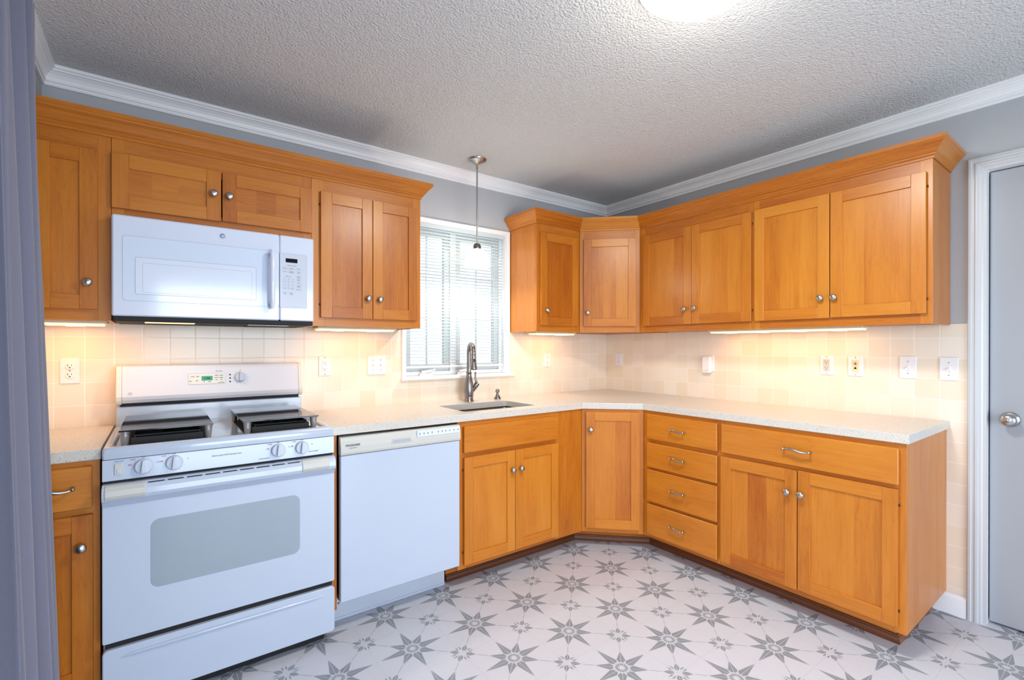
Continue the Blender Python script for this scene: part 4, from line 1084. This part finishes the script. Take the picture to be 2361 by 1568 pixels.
b = MB(); b.prism([(x_ - .046, .829), (x_ + .046, .829), (x_ + .042, .8445), (x_ - .042, .8445)], 'y', -.0094, -.0088); b.build('handle_recess', M['print_light'], cs)
b = MB(); zc = .858; b.plate(.365, DW - .006, .843, .873, .003, -.0085, -.001, .0004); b.build('key_label', M['mw_white'], cs)
b = MB()
ik = [.378, .400, .421, .444, .478, .500, .520, .541, .566, .590]
for i, x in enumerate(ik):
    h = .0055 if i < 4 or i in (8, 9) else .004
    b.face([(x - .0045, -.0088, .862), (x - .0015, -.0088, .856), (x + .0015, -.0088, .856), (x + .0045, -.0088, .862)])
    b.face([(x - .0012, -.0088, .856 - h), (x + .0012, -.0088, .856 - h), (x + .0012, -.0088, .856), (x - .0012, -.0088, .856)])
b.build('key_icons', M['print'], cs)
b = MB(); b.text('FRIGIDAIRE', .0125, .056, -.0082, .8430, bold=.0004); b.text('Gallery Series', .006, .056, -.0082, .8310, bold=.0001); b.build('lettering', M['print'], cs)
b = MB(); b.box(.006, DW - .018, .140, .152, .0008, .1475, .001)
b.box(.006, DW - .018, .137, .141, .0008, .014, .001)
kp = b.build('toe_panel', M['app_white2'], dwt)
for x in (.035, DW - .045):
    b = MB(); b.lathe([(.005, 0), (.005, .001), (.0001, .002)], (x, .140, .080), '-y', 12); b.build('screw', M['nickel_dark'], kp)

# ------------------------------------------------------------------ window blind
bl = thing('window_blind', 'white horizontal mini blind lowered over the window above the sink', 'blind', ((WX0 + WX1) / 2, .028, WZ0 + .04))
bz = WZ0 + .04; hw = (WX1 - WX0) / 2 - .012
b = MB(); b.box(-hw, hw, -.014, .014, 2.056 - bz, 2.0815 - bz, .002); b.build('headrail', M['slat'], bl)
b = MB(); b.box(-hw + .004, hw - .004, -.011, .011, 1.146 - bz, 1.158 - bz, .002); b.build('bottom_rail', M['white_plastic'], bl)
b = MB(); z = 1.172; tlt = R(-14)
while z < 2.050:
    prev = None
    for j in range(5):
        u = (j / 4 - .5) * .0248; cv = .0018 * (1 - (2 * j / 4 - 1) ** 2)
        p = (u * math.cos(tlt), u * math.sin(tlt) + cv + z - bz)
        if prev:
            b.face([(-hw + .004, prev[0], prev[1]), (hw - .004, prev[0], prev[1]), (hw - .004, p[0], p[1]), (-hw + .004, p[0], p[1])], True)
        prev = p
    z += .0208
sl = b.build('slats', M['slat'], bl)
for x in (-hw + .10, -.0, hw - .10):
    b = MB()
    for yy_ in (-.0132, .0132): b.tube([(x, yy_, 1.15 - bz), (x, yy_, 2.06 - bz)], .0007, 5)
    b.build('ladder_cord', M['white_plastic'], bl)
b = MB(); b.tube([(-hw + .065, -.018, 2.06 - bz), (-hw + .065, -.020, 1.42 - bz)], .003, 8); b.build('tilt_wand', M['white_plastic'], bl)

# ------------------------------------------------------------------ outlets and switches
def plate_thing(name, label, wall, pos, w_, h_, kind, zc=1.177, group=None):
    loc, rz = ((pos, -.0047, zc - h_ / 2), 0) if wall == 'A' else ((-.0047, pos, zc - h_ / 2), -90)
    t = thing(name, label, 'outlet' if 'outlet' in name else ('switch' if 'switch' in name else 'wall plate'), loc, rz, group)
    H = h_ / 2
    b = MB(); b.plate(-w_ / 2, w_ / 2, 0, h_, .003, -.0055, -.0002, .0018, 3); b.build('wall_plate', M['white_plastic'], t)
    def duplex_holes(b, x, z, s_=1.0):
        b.box(x - .0075 * s_, x - .0055 * s_, -.0082, -.0078, z - .0005, z + .0075); b.box(x + .0050 * s_, x + .0068 * s_, -.0082, -.0078, z + .0005, z + .0070)
        b.lathe([(.0026, 0), (.0026, .0003)], (x, -.0078, z - .0065), '-y', 10)
    def screw(z, x=0): 
        b = MB(); b.lathe([(.0028, 0), (.0022, .0010), (.0001, .0012)], (x, -.0055, z), '-y', 10); b.build('screw', M['nickel_dark'], t)
    if kind == 'decora':
        b = MB(); b.plate(-.0165, .0165, H - .0335, H + .0335, .002, -.0078, -.004, .0008, 2); r_ = b.build('receptacle', M['white_plastic'] if wall == 'A' or abs(pos) < .5 else M['app_beige'], t)
        b = MB(); duplex_holes(b, 0, H + .018); duplex_holes(b, 0, H - .017); b.build('slots', M['slot'], r_)
        screw(H + .047); screw(H - .047)
    elif kind == 'round':
        for dz_ in (.0195, -.0195):
            b = MB(); b.lathe([(.0165, 0), (.0165, .0018), (.0155, .0024), (.0001, .0024)], (0, -.0054, H + dz_), '-y', 24); r_ = b.build('receptacle', M['white_plastic'], t)
            b = MB(); duplex_holes(b, 0, H + dz_ + .001); b.build('slots', M['dark'], r_)
        screw(H)
    elif kind in ('toggle', 'toggle2'):
        for x in ((0,) if kind == 'toggle' else (-.023, .023)):
            b = MB(); b.plate(x - .006, x + .006, H - .013, H + .013, .001, -.0066, -.004, .0004, 2); b.build('toggle_surround', M['white_plastic'], t)
            b = MB(); b.prism([(-.006, H - .008), (-.006, H + .004), (-.020, H + .010), (-.021, H + .004)], 'x', x - .0042, x + .0042) if kind == 'toggle2' else b.prism([(-.006, H - .004), (-.006, H + .008), (-.021, H - .003), (-.020, H - .009)], 'x', x - .0042, x + .0042)
            b.build('toggle_lever', M['white_plastic'], t, bevel=.001)
            screw(H + .030, x); screw(H - .030, x)
    elif kind == 'jack':
        b = MB(); b.plate(-.0165, .0165, H - .0335, H + .0335, .002, -.0072, -.004, .0006, 2); r_ = b.build('insert', M['cream_plastic'], t)
        b = MB(); b.lathe([(.0062, 0), (.0062, .001), (.0045, .001), (.0045, .008), (.0001, .008)], (.001, -.0072, H + .013), '-y', 16); b.build('coax_jack', M['nickel_dark'], r_)
        b = MB(); b.box(-.0055, .0055, -.0078, -.0070, H - .016, H - .008); b.box(-.0025, .0025, -.0078, -.0070, H - .008, H - .005); b.build('phone_jack', M['dark'], r_)
        screw(H + .047); screw(H - .047)
    return t
plate_thing('electrical_outlet', 'white wall outlet with two round receptacles left of the stove', 'A', -3.349, .064, .110, 'round', 1.179)
plate_thing('electrical_outlet', 'white rectangular wall outlet just right of the stove backguard', 'A', -2.2985, .066, .110, 'decora', 1.174)
plate_thing('light_switch', 'white double toggle switch plate left of the kitchen window', 'A', -2.0, .112, .114, 'toggle2', 1.173)
plate_thing('electrical_outlet', 'white wall outlet on the back wall right of the window', 'A', -.664, .068, .108, 'decora', 1.181)
plate_thing('electrical_outlet', 'white wall outlet on the right wall nearest the corner', 'B', -.147, .071, .106, 'decora', 1.177)
plate_thing('electrical_outlet', 'white wall outlet with cream receptacle under the lit right wall cabinets', 'B', -1.692, .066, .110, 'decora', 1.178)
plate_thing('jack_plate', 'white wall plate with cream insert holding a cable and phone jack', 'B', -1.8335, .070, .110, 'jack', 1.177)
plate_thing('light_switch', 'white single toggle switch plate, farther one from the white door', 'B', -2.0625, .069, .113, 'toggle', 1.178)
plate_thing('light_switch', 'white single toggle switch plate nearest the white door', 'B', -2.220, .069, .112, 'toggle', 1.176)
t = thing('plug_in_sensor', 'white plug-in box on the right wall beneath the cabinets', 'night light', (-.0047, -.962, 1.108), -90)
b = MB(); b.plate(-.034, .038, .004, .114, .004, -.006, -.0002, .002, 3); b.build('wall_plate', M['white_plastic'], t)
b = MB(); b.plate(-.036, .022, -.006, .108, .010, -.034, -.0062, .004, 5); q = b.build('sensor_box', M['white_plastic'], t)
b = MB(); b.box(-.028, .014, -.0346, -.0340, .010, .0115); b.build('seam', M['print_light'], q)

# ------------------------------------------------------------------ under-cabinet lights
WARM = (1.0, .38, .075)
def undercab(label, wall, a, c, depth, power, hot=2):
    """bar fixture from a to c along the wall, depth = distance of its centre from the wall"""
    L_ = abs(c - a); mid = (a + c) / 2
    loc, rz = ((mid, -depth, UZ0 - .0205), 0) if wall == 'A' else ((-depth, mid, UZ0 - .0205), -90)
    t = thing('undercabinet_light', label, 'light', loc, rz, 'under-cabinet light bars')
    b = MB(); b.box(-L_ / 2, L_ / 2, -.055, .055, .012, .0242, .002); b.build('light_housing', M['cabinet_light_body'], t)
    b = MB(); b.box(-L_ / 2 + .012, L_ / 2 - .012, -.048, .048, .004, .0118, .002); ln = b.build('lens', M['lens'], t)
    for i in range(hot):
        x = (i + .5) / hot * (L_ - .04) - (L_ - .04) / 2
        b = MB(); b.box(x - .03, x + .03, -.03, .03, .0020, .0042, .0008); b.build('lamp', M['lens_hot'], ln)
        l = bpy.data.lights.new('undercabinet_lamp', 'AREA'); l.shape = 'RECTANGLE'; l.size = min(.16, L_ / hot); l.size_y = .06; l.energy = power / hot; l.color = WARM
        o = bpy.data.objects.new('undercabinet_lamp', l); COL.objects.link(o); o.parent = t; o.location = (x, 0, .0005)
    return t
undercab('warm lit light bar under the cabinet left of the microwave', 'A', -3.42, -3.215, .150, .60, 1)
undercab('warm lit light bar under the cabinet between microwave and window', 'A', -2.385, -1.955, .150, .72, 2)
undercab('warm lit light bar under the cabinets right of the window', 'A', -.93, -.545, .150, .75, 2)
undercab('long warm lit light bar under the right wall cabinets', 'B', -1.075, -1.925, .150, 1.15, 4)

# ------------------------------------------------------------------ pendant and ceiling light
PX, PY = -1.4365, -.2365
pd = thing('pendant_light', 'nickel pendant lamp with frosted glass shade hanging before the window', 'lamp', (PX, PY, CZL - .0005))
b = MB(); b.lathe([(.0001, -.030), (.012, -.030), (.020, -.022), (.048, -.014), (.059, -.007), (.060, 0)], (0, 0, 0), 'z', 32); b.build('canopy', M['nickel'], pd)
b = MB(); b.tube([(0, 0, -.028), (0, 0, -.060)], .0075, 12); b.tube([(0, 0, -.05), (0, 0, -.532)], .0052, 12); b.build('rod', M['nickel'], pd)
b = MB(); b.lathe([(.009, -.528), (.018, -.532), (.0235, -.539), (.0265, -.566), (.026, -.570)], (0, 0, 0), 'z', 24); b.build('socket_cap', M['nickel_dark'], pd)
b = MB(); b.lathe([(.026, -.566), (.046, -.574), (.060, -.588), (.069, -.606), (.075, -.630), (.078, -.652), (.081, -.668), (.077, -.677), (.074, -.676), (.074, -.652), (.065, -.608), (.045, -.579), (.024, -.571)], (0, 0, 0), 'z', 32); b.build('lamp_shade', M['shade'], pd)
l = bpy.data.lights.new('pendant_glow', 'POINT'); l.energy = 19; l.color = (1, .97, .86); l.shadow_soft_size = .03
o = bpy.data.objects.new('pendant_glow', l); COL.objects.link(o); o.parent = pd; o.location = (0, 0, -.635)
LX, LY = -1.667, -1.950
cl = thing('ceiling_light', 'round lit flush ceiling light at the top edge of the picture', 'light', (LX, LY, CZL - .0005))
b = MB(); b.lathe([(.198, 0), (.200, -.008), (.190, -.014), (.0001, -.014)], (0, 0, 0), 'z', 48); b.build('ceiling_plate', M['white_plastic'], cl)
b = MB(); b.lathe([(.196, -.0145), (.188, -.020), (.172, -.030), (.150, -.052), (.120, -.070), (.080, -.082), (.040, -.088), (.0001, -.089)], (0, 0, 0), 'z', 48); b.build('glass_dome', M['dome'], cl)
l = bpy.data.lights.new('ceiling_glow', 'POINT'); l.shadow_soft_size = .10; l.energy = 5.5; l.color = (1, .95, .84)
o = bpy.data.objects.new('ceiling_glow', l); COL.objects.link(o); o.parent = cl; o.location = (0, 0, -.19)
l = bpy.data.lights.new('ceiling_downlight', 'AREA'); l.shape = 'DISK'; l.size = .34; l.energy = 28; l.color = (1, .96, .87)
o = bpy.data.objects.new('ceiling_downlight', l); COL.objects.link(o); o.parent = cl; o.location = (0, 0, -.095)

# ------------------------------------------------------------------ curtain on the left wall
ct = thing('curtain', 'heavy blue-grey curtain hanging in folds at the left edge', 'curtain', (-3.365, -.97, .03))
b = MB(); ny, nz = 120, 40; H = 2.27
def cpt(i, j):
    t = i / ny; h = j / nz
    y = .19 - t * .52 * (1 + .10 * (1 - h)); ph = t * 2 * math.pi * 5.2
    amp = .036 + .012 * (1 - h)
    x = amp * math.sin(ph + .35 * math.sin(3 * h)) + .010 * math.sin(2.3 * ph + 1 + h) + .006 + .052 * (1 - h) * (.6 + .4 * (1 - h)) * 1.0 - .012
    return (max(x, -.058), y, h * H)
for i in range(ny):
    for j in range(nz):
        b.face([cpt(i, j), cpt(i, j + 1), cpt(i + 1, j + 1), cpt(i + 1, j)], True)
cf = b.build('curtain_fabric', M['curtain'], ct)
so = cf.modifiers.new('solid', 'SOLIDIFY'); so.thickness = .002
rd = thing('curtain_rod', 'thin dark curtain rod over the side patio door carrying the curtain', 'curtain rod', (-3.365, -2.4, 2.325))
b = MB(); b.tube([(0, 1.55, 0), (0, -1.7, 0)], .010, 12); b.build('rod', M['nickel_dark'], rd)
for y_ in (1.45, -1.55):
    b = MB(); b.tube([(0, y_, 0), (XL + 3.365 + .0006, y_, 0)], .006, 8); b.box(XL + 3.365 + .0006, XL + 3.365 + .006, y_ - .015, y_ + .015, -.03, .03); b.build('rod_bracket', M['nickel_dark'], rd)
for y_ in (1.565, -1.72):
    b = MB(); b.lathe([(.010, -.02), (.018, -.010), (.021, .005), (.015, .02), (.0001, .026)], (0, y_, 0), Vector((0, 1 if y_ > 0 else -1, 0)), 16); b.build('finial', M['nickel_dark'], rd)
# outdoors: lawn seen through the glass doors
b = MB(); b.box(-30, 30, -40, 30, -.4, -.30); tag(b.build('lawn', M['grass']), 'green lawn outside the house', 'lawn', kind='stuff')
